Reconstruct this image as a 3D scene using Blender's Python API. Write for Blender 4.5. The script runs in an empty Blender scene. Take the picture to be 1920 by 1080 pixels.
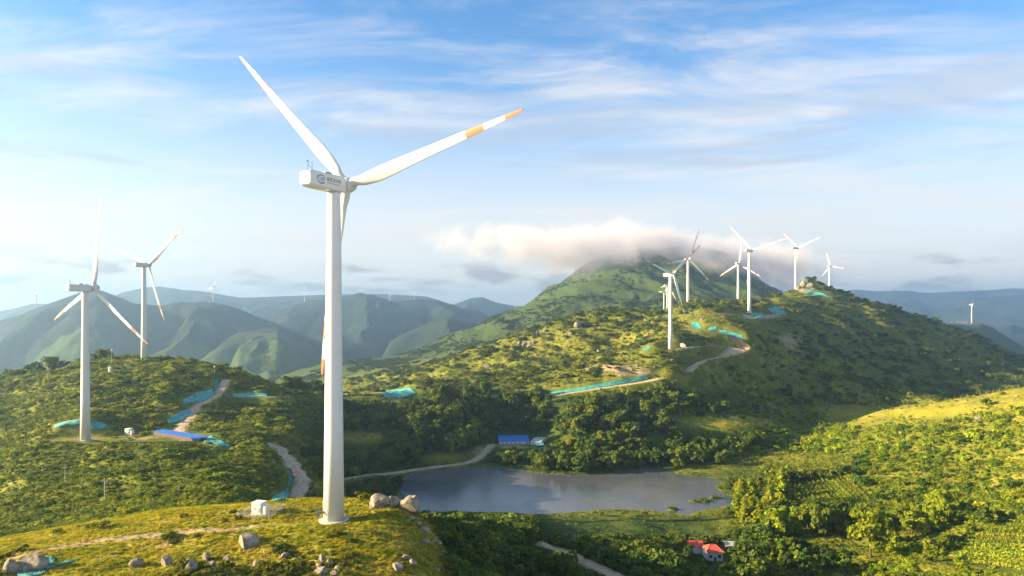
import bpy, bmesh, math, random
import numpy as np
from mathutils import Matrix, Vector, Euler

random.seed(7)
rng = np.random.default_rng(7)
R = math.radians
scene = bpy.context.scene
col = scene.collection

# ------------------------------------------------------------------ camera
F, YH, ZC = 1280.0, 585.0, 150.0          # focal length and horizon row (pixels of a 1920 wide frame), eye height
cam_d = bpy.data.cameras.new("camera")
cam = bpy.data.objects.new("camera", cam_d)
col.objects.link(cam)
cam.location = (0, 0, ZC)
cam.rotation_euler = (R(90), 0, 0)
cam_d.sensor_width = 36
cam_d.lens = 36 * F / 1920
cam_d.shift_y = (YH - 540) / 1920
cam_d.clip_start = 1
cam_d.clip_end = 60000
scene.camera = cam

# ------------------------------------------------------------------ light
SUN_EL, SUN_AZ = R(16.0), R(266)           # azimuth clockwise from +Y
sun_dir = Vector((math.sin(SUN_AZ) * math.cos(SUN_EL), math.cos(SUN_AZ) * math.cos(SUN_EL), math.sin(SUN_EL)))
sd = bpy.data.lights.new("sun", 'SUN')
sd.energy = 5.0
sd.angle = R(0.5)
sd.color = (1.0, 0.76, 0.41)
so = bpy.data.objects.new("sun", sd)
col.objects.link(so)
so.rotation_euler = sun_dir.to_track_quat('Z', 'Y').to_euler()

scene.view_settings.view_transform = 'Standard'
scene.view_settings.look = 'None'
scene.view_settings.gamma = 1
scene.view_settings.exposure = 2.28
scene.cycles.max_bounces = 8
scene.cycles.diffuse_bounces = 2
scene.cycles.glossy_bounces = 2
scene.cycles.transmission_bounces = 3
scene.cycles.transparent_max_bounces = 6
scene.cycles.volume_bounces = 3
scene.cycles.use_denoising = True
scene.cycles.volume_step_rate = 1.0


class NT:
    """small helper to write node trees"""
    def __init__(self, tree):
        self.t = tree
        self.n = tree.nodes
        self.l = tree.links

    def new(self, kind, ins=None, **props):
        nd = self.n.new(kind)
        for k, v in props.items():
            setattr(nd, k, v)
        for k, v in (ins or {}).items():
            s = nd.inputs[k]
            if isinstance(v, bpy.types.NodeSocket):
                self.l.new(v, s)
            else:
                s.default_value = v
        return nd

    def math(self, op, a, b=0.0, c=None, clamp=False):
        ins = {0: a, 1: b}
        if c is not None:
            ins[2] = c
        return self.new('ShaderNodeMath', ins, operation=op, use_clamp=clamp).outputs[0]

    def ramp(self, fac, lo, hi):          # smooth 0..1 between lo and hi
        nd = self.new('ShaderNodeMapRange', {'Value': fac, 'From Min': lo, 'From Max': hi}, interpolation_type='SMOOTHSTEP')
        return nd.outputs[0]

    def mix(self, fac, a, b, blend='MIX'):
        nd = self.new('ShaderNodeMix', data_type='RGBA', blend_type=blend)
        for k, v in ((0, fac), (6, a), (7, b)):
            if isinstance(v, bpy.types.NodeSocket):
                self.l.new(v, nd.inputs[k])
            else:
                nd.inputs[k].default_value = v if k == 0 else (tuple(v) + (1,) if len(v) == 3 else v)
        return nd.outputs[2]

    def noise(self, vec, scale, detail=5, rough=0.55, dist=0.0, **kw):
        nd = self.new('ShaderNodeTexNoise', {'Vector': vec, 'Scale': scale, 'Detail': detail, 'Roughness': rough, 'Distortion': dist}, **kw)
        return nd.outputs[0]

    def vec(self, x, y, z=0.0):
        return self.new('ShaderNodeCombineXYZ', {0: x, 1: y, 2: z}).outputs[0]


# ------------------------------------------------------------------ sky
world = bpy.data.worlds.new("World")
scene.world = world
world.use_nodes = True
W = NT(world.node_tree)
W.n.clear()
sky = W.new('ShaderNodeTexSky', sky_type='NISHITA')
sky.sun_disc = False
sky.sun_elevation = SUN_EL
sky.sun_rotation = SUN_AZ
sky.altitude = 900
sky.air_density = 1.0
sky.dust_density = 0.6
sky.ozone_density = 2.0
tc = W.new('ShaderNodeTexCoord').outputs['Generated']
sp = W.new('ShaderNodeSeparateXYZ', {0: tc})
dx, dy, dz = sp.outputs
el = W.math('MAXIMUM', dz, 0.0)
az = W.math('ARCTAN2', dx, dy)
# high cirrus: the direction projected on a flat layer
den = W.math('ADD', el, 0.10)
cu = W.math('DIVIDE', dx, den)
cv = W.math('DIVIDE', dy, den)
pv = W.vec(W.math('ADD', W.math('MULTIPLY', cu, 0.55), W.math('MULTIPLY', cv, 0.20)), W.math('MULTIPLY', cv, 1.25), 3.1)
n_big = W.noise(pv, 0.75, 3, 0.5, 0.3)
n_str = W.noise(pv, 2.1, 9, 0.62, 0.7)
c1 = W.math('ADD', W.math('MULTIPLY', n_big, 0.55), W.math('MULTIPLY', n_str, 0.6))
cirrus = W.ramp(c1, 0.51, 0.74)
# thin veil that thickens towards the horizon
veil = W.ramp(el, 0.38, 0.03)
veil = W.math('MULTIPLY', veil, 0.88)
cirrus = W.math('MULTIPLY', cirrus, 0.80)
# grey stratus strips
pv2 = W.vec(W.math('MULTIPLY', az, 2.2), W.math('MULTIPLY', el, 16.0), 7.7)
n2 = W.noise(pv2, 1.6, 7, 0.58, 0.4)
band = W.math('MULTIPLY', W.ramp(el, 0.15, 0.20), W.ramp(el, 0.36, 0.27))
stratus = W.math('MULTIPLY', W.math('MULTIPLY', W.ramp(n2, 0.47, 0.62), band), 0.55)
# low cumulus near the horizon
pv3 = W.vec(W.math('MULTIPLY', az, 9.0), W.math('MULTIPLY', el, 30.0), 1.3)
n3 = W.noise(pv3, 1.0, 6, 0.55, 0.2)
band3 = W.math('MULTIPLY', W.ramp(el, 0.012, 0.035), W.ramp(el, 0.085, 0.055))
cumulus = W.math('MULTIPLY', W.math('MULTIPLY', W.ramp(n3, 0.50, 0.62), band3), 0.75)
skyc = W.new('ShaderNodeHueSaturation', {'Saturation': 1.24, 'Value': 1.18, 'Color': sky.outputs[0]}).outputs[0]
glow = W.ramp(el, 0.27, 0.02)
vcol = W.mix(glow, (4.1, 3.95, 3.68), (4.75, 4.45, 3.95))
c = W.mix(veil, skyc, vcol)
c = W.mix(cirrus, c, (4.3, 4.15, 3.9))
c = W.mix(stratus, c, (2.3, 2.75, 3.35))
c = W.mix(cumulus, c, (1.9, 1.5, 1.45))
bg = W.new('ShaderNodeBackground', {'Color': c, 'Strength': 0.05})
W.new('ShaderNodeOutputWorld', {'Surface': bg.outputs[0]})


# ------------------------------------------------------------------ small helpers
def px2w(px, Y, Z=None):
    return (px - 960) / F * Y


def tag(o, label=None, cat=None, group=None, kind=None):
    if label: o['label'] = label
    if cat: o['category'] = cat
    if group: o['group'] = group
    if kind: o['kind'] = kind
    return o


def empty(name, loc, rz=0.0, s=1.0):
    o = bpy.data.objects.new(name, None)
    o.empty_display_size = 1
    o.location = loc
    o.rotation_euler = (0, 0, rz)
    o.scale = (s, s, s)
    col.objects.link(o)
    return o


def mesh_obj(name, verts, faces, mat=None, parent=None, smooth=False, link=True):
    me = bpy.data.meshes.new(name)
    me.from_pydata([tuple(v) for v in verts], [], [tuple(f) for f in faces])
    me.update()
    for m in (mat if isinstance(mat, (list, tuple)) else [mat] if mat else []):
        me.materials.append(m)
    if smooth:
        me.polygons.foreach_set('use_smooth', np.ones(len(me.polygons), bool))
    o = bpy.data.objects.new(name, me)
    if link:
        col.objects.link(o)
    if parent is not None:
        o.parent = parent
    return o


def bm_obj(name, bm, mat=None, parent=None, smooth=False):
    me = bpy.data.meshes.new(name)
    bm.to_mesh(me)
    bm.free()
    for m in (mat if isinstance(mat, (list, tuple)) else [mat] if mat else []):
        me.materials.append(m)
    if smooth:
        me.polygons.foreach_set('use_smooth', np.ones(len(me.polygons), bool))
    o = bpy.data.objects.new(name, me)
    col.objects.link(o)
    if parent is not None:
        o.parent = parent
    return o


def copy_tree(o, parent=None):
    c_ = o.copy()
    col.objects.link(c_)
    if parent is not None:
        c_.parent = parent
    for ch in o.children:
        copy_tree(ch, c_)
    return c_


def add_box(bm, cx, cy, cz, sx, sy, sz, bevel=0.0, m=None):
    g = bmesh.ops.create_cube(bm, size=1.0)
    vs = g['verts']
    for v in vs:
        v.co = Vector((cx + v.co.x * sx, cy + v.co.y * sy, cz + v.co.z * sz))
    if bevel > 0:
        es = list({e for v in vs for e in v.link_edges})
        r = bmesh.ops.bevel(bm, geom=es, offset=bevel, segments=2, affect='EDGES', profile=0.5)
        vs = list({v for f in r['faces'] for v in f.verts} | {v for v in vs if v.is_valid})
    if m is not None:
        bmesh.ops.transform(bm, matrix=m, verts=vs)
    return vs


def lathe(profile, n=32, cap=True):
    """profile: list of (radius, z)"""
    vs, fs = [], []
    for r, z in profile:
        for k in range(n):
            a = 2 * math.pi * k / n
            vs.append((r * math.cos(a), r * math.sin(a), z))
    for i in range(len(profile) - 1):
        for k in range(n):
            k2 = (k + 1) % n
            fs.append((i * n + k, i * n + k2, (i + 1) * n + k2, (i + 1) * n + k))
    if cap:
        fs.append(tuple(range(n))[::-1])
        fs.append(tuple((len(profile) - 1) * n + k for k in range(n)))
    return vs, fs


def tube(pts, radii, n=7):
    vs, fs = [], []
    pts = [Vector(p) for p in pts]
    for i, p in enumerate(pts):
        t = (pts[min(i + 1, len(pts) - 1)] - pts[max(i - 1, 0)]).normalized()
        a = t.orthogonal().normalized()
        b = t.cross(a)
        for k in range(n):
            w = 2 * math.pi * k / n
            vs.append(tuple(p + (a * math.cos(w) + b * math.sin(w)) * radii[i]))
    for i in range(len(pts) - 1):
        for k in range(n):
            k2 = (k + 1) % n
            fs.append((i * n + k, i * n + k2, (i + 1) * n + k2, (i + 1) * n + k))
    fs.append(tuple((len(pts) - 1) * n + k for k in range(n)))
    return vs, fs


def join(*parts):
    V, Fc = [], []
    for v, f in parts:
        o = len(V)
        V += list(v)
        Fc += [tuple(i + o for i in q) for q in f]
    return V, Fc


# ------------------------------------------------------------------ numpy noise
def _hash(ix, iy, seed):
    h = (ix.astype(np.int64) * 374761393 + iy.astype(np.int64) * 668265263 + seed * 1442695041) & 0xffffffff
    h = ((h ^ (h >> 13)) * 1274126177) & 0xffffffff
    return (h ^ (h >> 16)) & 0xffffffff


def perlin(x, y, seed=0):
    x0 = np.floor(x); y0 = np.floor(y)
    fx = x - x0; fy = y - y0
    u = fx * fx * fx * (fx * (fx * 6 - 15) + 10)
    v = fy * fy * fy * (fy * (fy * 6 - 15) + 10)
    r = 0
    out = []
    for j in (0, 1):
        for i in (0, 1):
            a = _hash(x0 + i, y0 + j, seed) / 4294967296.0 * 2 * np.pi
            out.append(np.cos(a) * (fx - i) + np.sin(a) * (fy - j))
    a = out[0] + u * (out[1] - out[0])
    b = out[2] + u * (out[3] - out[2])
    return (a + v * (b - a)) * 1.5


def fbm(x, y, octv=4, seed=0, gain=0.5):
    s = 0; a = 1; t = 0
    for k in range(octv):
        s = s + a * perlin(x * 2 ** k + 17.3 * k, y * 2 ** k - 9.1 * k, seed + k)
        t += a
        a *= gain
    return s / t


def ridged(x, y, octv=4, seed=0, gain=0.5):
    s = 0; a = 1; t = 0
    for k in range(octv):
        s = s + a * (1 - 2 * np.abs(perlin(x * 2 ** k + 5.3 * k, y * 2 ** k + 3.7 * k, seed + k)))
        t += a
        a *= gain
    return s / t


def sstep(a, b, x):
    t = np.clip((x - a) / (b - a), 0, 1)
    return t * t * (3 - 2 * t)


# ------------------------------------------------------------------ terrain
# surveyed points: (pixel column, pixel row, distance)
CP = [
 # the knoll
 (0,1080,135),(0,1042,150),(160,1080,133),(160,1012,157),(330,1080,133),(330,967,170),(450,1080,133),(450,950,176),(540,1080,133),
 (540,1000,152),(540,937,178),(626,975,160),(626,1080,131),(690,936,177),(700,1000,152),(700,1080,132),(745,945,172),(785,972,165),(800,1080,138),
 (250,1040,146),(420,1010,151),
 # left hill
 (0,1000,205),(0,960,250),(0,900,318),(0,850,385),(0,800,460),(0,760,530),(0,722,600),
 (160,975,212),(160,900,285),(160,850,325),(160,818,366),(160,802,388),(160,750,470),(160,686,588),
 (330,938,225),(330,900,262),(330,860,315),(330,830,365),(330,812,400),(330,760,465),(330,720,520),(330,676,592),(270,674,595),
 (450,925,232),(450,880,290),(450,848,335),(450,800,430),(450,765,480),(450,744,520),(440,701,560),
 (540,905,295),(520,860,330),(560,872,350),(572,900,325),(540,800,440),(540,762,520),(545,743,575),(500,722,562),
 # saddle and wooded slope
 (640,920,405),(640,897,470),(640,860,500),(640,800,560),(640,743,640),(720,737,670),(790,880,508),(880,868,529),(780,742,690),
 (720,910,430),(760,860,520),
 (800,800,570),(900,800,600),(900,752,655),(800,756,640),(920,832,575),(970,832,585),(1000,792,605),(1000,748,660),(1050,822,572),
 # right of the knoll
 (850,1078,152),(850,1040,168),(850,1000,192),(850,978,225),(950,1080,195),(950,1040,225),(950,1000,270),(950,976,330),(950,963,402),
 (1015,1022,290),(1015,970,390),(1015,1080,205),(1100,1056,255),(1100,1080,228),(1100,1010,340),(1100,966,400),
 (1200,1080,240),(1200,1040,300),(1200,1000,355),(1200,963,404),(1340,1050,316),(1340,1080,285),(1340,1000,362),(1340,966,396),
 # valley floor and right hill
 (1500,1080,290),(1500,1030,325),(1500,960,390),(1500,915,440),(1500,880,490),(1500,850,560),(1500,825,620),(1500,797,690),(1500,779,740),
 (1640,1080,280),(1640,1040,309),(1640,960,375),(1640,920,410),(1640,880,460),(1640,840,520),(1640,800,580),(1640,774,620),
 (1800,1080,262),(1800,1000,320),(1800,960,350),(1800,900,395),(1800,850,430),(1800,800,475),(1800,757,520),
 (1920,1080,250),(1920,1000,300),(1920,950,330),(1920,850,390),(1920,780,440),(1920,738,480),
 (1720,769,560),
 (1050,890,535),(1180,884,527),(1260,879,530),(1350,870,540),(1400,860,560),
 (1150,802,580),(1150,786,600),(1150,762,625),(1250,772,612),(1370,786,615),(1370,810,590),(1370,842,580),(1300,752,660),(1400,757,710),(1440,788,650),
 # right ridge
 (1257,655,731),(1405,584,890),(1290,579,1000),(1384,571,1090),(1492,545,1200),(1513,529,1210),(1554,541,1230),(1260,700,688),(1230,714,672),(1100,732,650),
 (1200,762,622),(1400,638,800),(1385,662,780),(1300,697,705),(1450,702,780),(1500,640,900),(1550,722,800),(1650,722,850),(1600,640,950),
 (1750,660,1000),(1850,690,1000),(1577,551,1220),(1624,566,1190),(1659,576,1170),(1700,588,1150),(1800,625,1120),(1860,655,1105),(1920,686,1090),
 (1840,735,880),(1443,561,1130),(1140,586,1010),(1207,581,1005),(1057,601,1000),(1010,621,980),(973,632,960),(950,651,940),(1100,650,880),(1100,690,780),
 (1000,690,820),(900,690,880),(850,705,860),(800,722,800),(730,735,740),(1000,660,900),(1180,630,880),
 # the clouded mountain and its spurs
 (1110,488,2500),(1060,525,2450),(1000,574,2300),(940,602,2150),(880,621,2050),(835,638,1950),(800,659,1850),(760,680,1750),
 (1200,474,2550),(1290,468,2600),(1380,482,2550),(1440,541,2450),(1470,560,2400),(1250,560,1950),(1100,572,1900),(1000,622,1700),(900,660,1500),
 (1350,565,1900),(800,697,1350),(850,680,1400),(640,722,1150),
 (545,728,1500),(577,712,1550),(607,692,1650),(640,682,1750),(685,672,1850),(700,700,1450),
]
# points the camera cannot see or off the frame: (pixel column, distance, height)
CZ = [
 (-300,130,88),(-300,200,80),(-300,300,50),(-300,400,44),(-300,560,52),(-300,800,20),(-1000,130,75),(-1000,200,64),(-1000,300,52),(-1000,500,40),(-1000,800,15),
 (0,800,50),(0,1200,-40),(0,1800,-120),(160,800,52),(160,1200,-40),(330,800,52),(330,1200,-40),(450,700,58),(450,1000,-20),(540,720,52),(540,1000,-10),
 (640,250,70),(640,320,46),(560,230,74),(740,250,62),(740,340,40),(800,220,74),(850,310,48),(700,380,38),(640,760,48),(640,900,20),(760,880,48),
 (800,60,93),(400,60,95),(0,60,90),(-1000,60,75),(1200,60,62),(1900,60,58),(1000,110,80),(1000,150,76),(1150,150,62),(1300,180,55),(1500,200,44),(1800,180,50),(2300,150,62),
 (2300,250,74),(2300,350,94),(2300,450,108),(2300,600,88),(2300,900,40),(2700,400,100),(2700,900,40),(1920,600,70),(1920,760,46),(1800,640,60),(1800,770,45),(1640,760,42),(1500,800,42),
 (900,470,29),(1200,470,29),(1050,500,29),(1300,440,29),(800,470,30),(1380,400,31.5),(1280,385,31.5),(1420,470,32),(1450,530,32),
 (1700,1500,60),(1500,1600,120),(1920,1500,10),(2300,1300,10),(2300,1000,30),(1700,2200,10),(1920,2200,0),
 (1200,1200,120),(1290,1250,120),(1100,1200,105),(1400,1350,120),(1000,1150,90),
 (1290,3100,180),(1110,3000,150),(1000,2900,60),(880,2700,10),(760,2500,-90),(640,2400,-120),(500,2200,-140),(300,2200,-140),(0,2600,-150),(-1000,1500,-100),(-1000,3000,-140),(500,1300,-60),(600,2100,-90),(1470,2900,60),(1600,2600,20),
] + [(p, y, 0) for p in (-1000, 0, 500, 1000, 1500, 2000, 2700) for y in (4200, 7000, 13000)]

cpx = np.array([c_[0] for c_ in CP] + [c_[0] for c_ in CZ], float)
cpv = np.array([math.log(c_[2]) * F for c_ in CP] + [math.log(c_[1]) * F for c_ in CZ])
cps = np.array([c_[1] - YH for c_ in CP] + [(ZC - c_[2]) * F / c_[1] for c_ in CZ])
sc_ = 1000.0
KX, KV = cpx / sc_, cpv / sc_


def _k(d2):
    return 0.5 * d2 * np.log(d2 + 1e-12)


n_ = len(KX)
A = np.zeros((n_ + 3, n_ + 3))
A[:n_, :n_] = _k((KX[:, None] - KX) ** 2 + (KV[:, None] - KV) ** 2) + np.eye(n_) * 2e-5
A[:n_, n_] = 1; A[:n_, n_ + 1] = KX; A[:n_, n_ + 2] = KV
A[n_:, :n_] = A[:n_, n_:].T
sol = np.linalg.solve(A, np.concatenate([cps, [0, 0, 0]]))


def tps(px, v):
    x = px.ravel() / sc_; y = v.ravel() / sc_
    out = sol[n_] + sol[n_ + 1] * x + sol[n_ + 2] * y
    for i in range(n_):
        out += sol[i] * _k((x - KX[i]) ** 2 + (y - KV[i]) ** 2)
    return out.reshape(px.shape)


gpx = np.concatenate([np.arange(-1300, -160, 20), np.arange(-160, 2080, 4), np.arange(2080, 2801, 20)]).astype(float)
gv = np.concatenate([np.arange(math.log(62), math.log(1400), .0045), np.arange(math.log(1400), math.log(12500), .006)])
GY = np.exp(gv)
# coarse evaluation, then cubic-free linear upsampling
cpx_g = np.arange(-1300, 2841, 20.0)
cv_g = np.arange(math.log(60), math.log(13000), .012)
Sc = tps(*np.meshgrid(cpx_g, cv_g * F))


def bil(grid, gx, gy, x, y):
    i = np.clip(np.searchsorted(gx, x) - 1, 0, len(gx) - 2)
    j = np.clip(np.searchsorted(gy, y) - 1, 0, len(gy) - 2)
    tx = np.clip((x - gx[i]) / (gx[i + 1] - gx[i]), 0, 1)
    ty = np.clip((y - gy[j]) / (gy[j + 1] - gy[j]), 0, 1)
    return (grid[j, i] * (1 - tx) + grid[j, i + 1] * tx) * (1 - ty) + (grid[j + 1, i] * (1 - tx) + grid[j + 1, i + 1] * tx) * ty


PXg, Vg = np.meshgrid(gpx, gv)
Yg = np.exp(Vg)
Xg = (PXg - 960) / F * Yg
S0 = bil(Sc, cpx_g, cv_g, PXg, Vg)
Z = ZC - S0 * Yg / F


def seg_dist(X, Y, P):
    """distance to a polyline and parameter (index + t)"""
    best = np.full(X.shape, 1e9); par = np.zeros(X.shape)
    for i in range(len(P) - 1):
        ax, ay = P[i][:2]; bx, by = P[i + 1][:2]
        dx_, dy_ = bx - ax, by - ay
        t = np.clip(((X - ax) * dx_ + (Y - ay) * dy_) / (dx_ * dx_ + dy_ * dy_ + 1e-9), 0, 1)
        d = np.hypot(X - ax - t * dx_, Y - ay - t * dy_)
        m = d < best
        best[m] = d[m]; par[m] = i + t[m]
    return best, par


def inside(X, Y, P):
    c_ = np.zeros(X.shape, bool)
    n = len(P)
    for i in range(n):
        ax, ay = P[i][:2]; bx, by = P[(i + 1) % n][:2]
        c_ ^= ((ay > Y) != (by > Y)) & (X < (bx - ax) * (Y - ay) / ((by - ay) if by != ay else 1e-9) + ax)
    return c_


# detail relief: gullies and knobs growing with distance
m_hill = sstep(185, 260, Yg) * (1 - sstep(1200, 1500, Yg))
m_val = 1 - 0.8 * sstep(70, 40, Z) * sstep(380, 420, Yg) * sstep(760, 690, Yg)
m_mt = sstep(1150, 1700, Yg) * (1 - sstep(2900, 3300, Yg))
knoll = (1 - sstep(180, 235, Yg)) * sstep(86, 93, Z)
Z = Z + m_hill * m_val * (fbm(Xg / 58, Yg / 75, 4, 3) * 7.0 * sstep(200, 420, Yg) + fbm(Xg / 24, Yg / 30, 3, 8) * 1.6)
Z = Z + m_hill * sstep(640, 800, Yg) * (ridged(Xg / 120 + .3 * fbm(Xg / 90, Yg / 90, 2, 5), Yg / 190, 4, 21) - .25) * 11 * sstep(1300, 1000, Yg)
lh = sstep(200, 300, Yg) * sstep(640, 520, Yg) * sstep(640, 520, PXg)
Z = Z + lh * (ridged((Xg * .8 + Yg * .6) / 75 + .35 * fbm(Xg / 60, Yg / 60, 2, 15), (Yg * .8 - Xg * .6) / 190, 3, 23) - .3) * 7.5
Z = Z + knoll * (fbm(Xg / 9, Yg / 9, 3, 12) * 0.55)
mt_n = ridged((Xg + .35 * Yg) / 260 + .4 * fbm(Xg / 300, Yg / 300, 2, 31), (Yg - .2 * Xg) / 520, 5, 41, .48)
Z = Z + m_mt * (mt_n - .35) * 42 * (0.35 + 0.65 * sstep(20, 130, Z)) * (1 - .75 * sstep(520, 470, 585 + S0))

# far ranges: (distance, front slope, back slope, [(column,row)], gully height)
FAR = [
 (3000,.34,.4,[(240,760),(330,676),(370,660),(400,645),(450,622),(520,613),(570,632),(620,665),(680,705),(740,750)],28),
 (3500,.36,.3,[(-900,640),(-400,620),(-100,600),(0,601),(40,590),(70,577),(100,566),(150,548),(182,541),(220,556),(250,569),(300,573),(330,566),(400,567),(430,573),(480,592),(520,607),(600,640),(700,695),(760,745)],45),
 (3200,.40,.35,[(690,720),(717,668),(730,642),(760,624),(785,613),(815,601),(840,595),(870,601),(910,612),(960,640),(1020,690)],30),
 (4600,.34,.3,[(440,640),(490,601),(520,583),(560,569),(590,562),(620,562),(650,556),(675,549),(700,553),(720,560),(740,566),(770,563),(790,561),(820,564),(850,572),(880,581),(895,580),(920,595),(960,612),(1010,650)],50),
 (7000,.3,.3,[(-900,600),(-300,590),(0,584),(60,570),(100,570),(170,575),(230,548),(270,539),(300,537),(340,543),(380,546),(450,558),(540,555),(620,552),(700,551),(760,553),(800,556),(850,571),(885,558),(905,557),(930,567),(970,575),(1050,590),(1200,600)],40),
 (9000,.22,.3,[(1380,590),(1480,556),(1560,548),(1600,543),(1650,546),(1700,545),(1740,549),(1800,546),(1860,544),(1900,540),(1960,544),(2300,546),(2800,552)],60),
 (7600,.2,.3,[(1500,620),(1600,575),(1680,566),(1750,574),(1800,560),(1880,555),(1950,552),(2200,560),(2800,570)],50),
 (2600,.5,.4,[(1640,690),(1700,632),(1740,613),(1790,606),(1840,606),(1860,613),(1890,633),(1920,650),(1980,684),(2100,720)],25),
 (4600,.45,.4,[(1820,650),(1860,628),(1880,616),(1896,608),(1910,612),(1935,622),(1990,645),(2100,670)],25),
]
far_m = Yg > 1500
for k, (Y0, fs_, bs_, pts, gul) in enumerate(FAR):
    sx = np.array([p[0] for p in pts], float); sy = np.array([p[1] for p in pts], float)
    if Y0 >= 4600: pass
    crest_row = np.interp(PXg, sx, sy, left=sy[0] + 300, right=sy[-1] + 300)
    wob = 90 * fbm(Xg / (Y0 * .09), np.zeros_like(Xg) + k * 3.3, 2, 50 + k) * (Y0 / 3500)
    d = Yg - Y0 - wob
    crest = ZC - (crest_row - YH) * (Y0 + wob) / F
    crest = crest + gul * .10 * (fbm(Xg / (Y0 * .018), np.zeros_like(Xg) + 7.7 * k, 4, 90 + k))
    lam = Y0 * .12
    ph_ = Xg / lam + .16 * (Yg - Y0) / lam + .75 * fbm(Xg / (Y0 * .10), Yg / (Y0 * .13), 3, 160 + k)
    ph_ = ph_ - np.floor(ph_)
    saw = np.where(ph_ < .30, ph_ / .30, (1 - ph_) / .70)
    g = ridged(Xg / (Y0 * .085) + .5 * fbm(Xg / (Y0 * .08), Yg / (Y0 * .08), 2, 60 + k), Yg / (Y0 * .2), 5, 70 + k, .5)
    ad = np.abs(d)
    drop = np.where(d < 0, fs_, bs_) * (np.sqrt(ad * ad + 30 ** 2) - 30)
    zz = crest - drop + (gul * .8 * (g - .3) + lam * .24 * (saw - .55)) * sstep(0, Y0 * .09, ad)
    Z = np.where(far_m, np.maximum(Z, zz), Z)
floor_ = -4 - 135 * sstep(1500, 2300, Yg) * sstep(4600, 3300, Yg) * sstep(1150, 950, PXg)
Z = np.where(Yg > 2000, np.maximum(Z, floor_ + 3 * fbm(Xg / 400, Yg / 400, 3, 99)), Z)

# turbine standing places (column, row, distance) : level pads
PADS = [(626, 975, 160, 7), (160, 818, 366, 17), (1257, 655, 731, 9), (1405, 584, 890, 14), (970, 826, 590, 30), (1335, 1052, 316, 13), (330, 819, 385, 34)]
for px_, py_, Y_, r_ in PADS:
    X_ = px2w(px_, Y_); Z_ = ZC - (py_ - YH) * Y_ / F
    d = np.hypot(Xg - X_, Yg - Y_)
    w = 1 - sstep(r_ * .75, r_ * 1.9, d)
    Z = Z * (1 - w) + Z_ * w

# the lake
LZ = 30.0
LAKE_PX = [(760,900),(775,889),(800,882),(840,878),(900,874),(940,876),(975,880),(1000,886),(1050,890),(1100,891),(1140,888),(1180,883),(1215,879),(1255,881),(1270,889),(1300,893),(1335,897),
           (1352,902),(1338,912),(1350,922),(1376,935),(1372,947),(1345,952),(1310,958),(1290,965),(1262,962),(1225,957),(1150,954),(1100,958),(1050,962),(1000,964),(950,960),(900,960),(850,957),(815,962),(790,962),(760,950),(750,925)]
LAKE = []
for a_, b_ in LAKE_PX:
    Y_ = (ZC - LZ) * F / (b_ - YH)
    LAKE.append(((a_ - 960) / F * Y_, Y_))
sub = (Yg > 330) & (Yg < 640) & (PXg > 560) & (PXg < 1600)
xs, ys = Xg[sub], Yg[sub]
dl, _ = seg_dist(xs, ys, LAKE + LAKE[:1])
ins = inside(xs, ys, LAKE)
dl = dl + fbm(xs / 6, ys / 6, 3, 77) * 1.6
dl = np.where(ins, -dl, dl)
zt = np.where(dl > 0, LZ + .10 + np.minimum(dl, 30) * .09, LZ - .15 + np.maximum(dl * .25, -3))
w = sstep(4, 34, dl)
zs = Z[sub]
Z[sub] = np.where(ins, np.minimum(zt, LZ - .15), zt * (1 - w) + np.maximum(zs, LZ + .6) * w)
lake_d = np.full(Z.shape, 999.0); lake_d[sub] = dl


def row_cols(px):
    """heights along one pixel column"""
    i = int(np.clip(np.searchsorted(gpx, px) - 1, 0, len(gpx) - 2))
    t = (px - gpx[i]) / (gpx[i + 1] - gpx[i])
    return Z[:, i] * (1 - t) + Z[:, i + 1] * t


def at(px, py, ymin=118, ymax=12000):
    """the ground point seen at a pixel of the photograph"""
    zc = row_cols(px)
    rows = YH + (ZC - zc) * F / GY
    ok = np.nonzero((rows <= py) & (GY >= ymin) & (GY <= ymax))[0]
    if len(ok) == 0:
        return None
    i = ok[0]
    if i > 0 and rows[i - 1] > py and GY[i - 1] >= ymin:
        t = (rows[i - 1] - py) / (rows[i - 1] - rows[i])
        y = GY[i - 1] + t * (GY[i] - GY[i - 1]); z = zc[i - 1] + t * (zc[i] - zc[i - 1])
    else:
        y, z = GY[i], zc[i]
    return Vector(((px - 960) / F * y, y, z))


def ground(X, Y):
    X = np.asarray(X, float); Y = np.asarray(Y, float)
    return bil(Z, gpx, gv, 960 + F * X / Y, np.log(Y))


# roads : pixel polylines, width in metres
ROADS = [
 ("dirt_road", [(425,712),(415,728),(412,740),(395,750),(372,760),(362,772),(358,782),(345,795),(336,806),(340,816),(352,824)], 5.0),
 ("dirt_road", [(412,741),(440,745),(480,744),(520,743),(560,742)], 4.0),
 ("dirt_road", [(505,832),(530,846),(545,862),(555,880),(565,893),(570,905),(562,920),(556,934)], 6.0),
 ("dirt_road", [(566,893),(585,900),(600,905)], 3.5),
 ("dirt_road", [(600,742),(640,741),(680,738),(715,736)], 4.0),
 ("dirt_road", [(640,899),(690,893),(740,887),(790,879),(840,873),(880,868),(900,858),(910,846),(922,834)], 5.5),
 ("dirt_road", [(1042,741),(1100,732),(1160,723),(1200,718),(1236,710)], 7.0),
 ("dirt_road", [(1290,697),(1305,683),(1330,673),(1370,667),(1396,660),(1400,652),(1388,637),(1375,630),(1340,622),(1310,618),(1275,617)], 7.0),
 ("dirt_road", [(1395,655),(1360,650),(1320,648),(1290,652),(1262,655)], 6.0),
 ("dirt_road", [(1016,1020),(1060,1036),(1100,1055),(1135,1070),(1170,1086)], 5.0),
 ("dirt_road", [(1480,556),(1500,556),(1530,553)], 6.0),
 ("dirt_road", [(1400,596),(1440,594),(1470,586)], 7.0),
 ("dirt_road", [(1255,590),(1300,590),(1350,588),(1400,590)], 6.0),
]
road_d = np.full(Z.shape, 999.0)
RW = []
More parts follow.
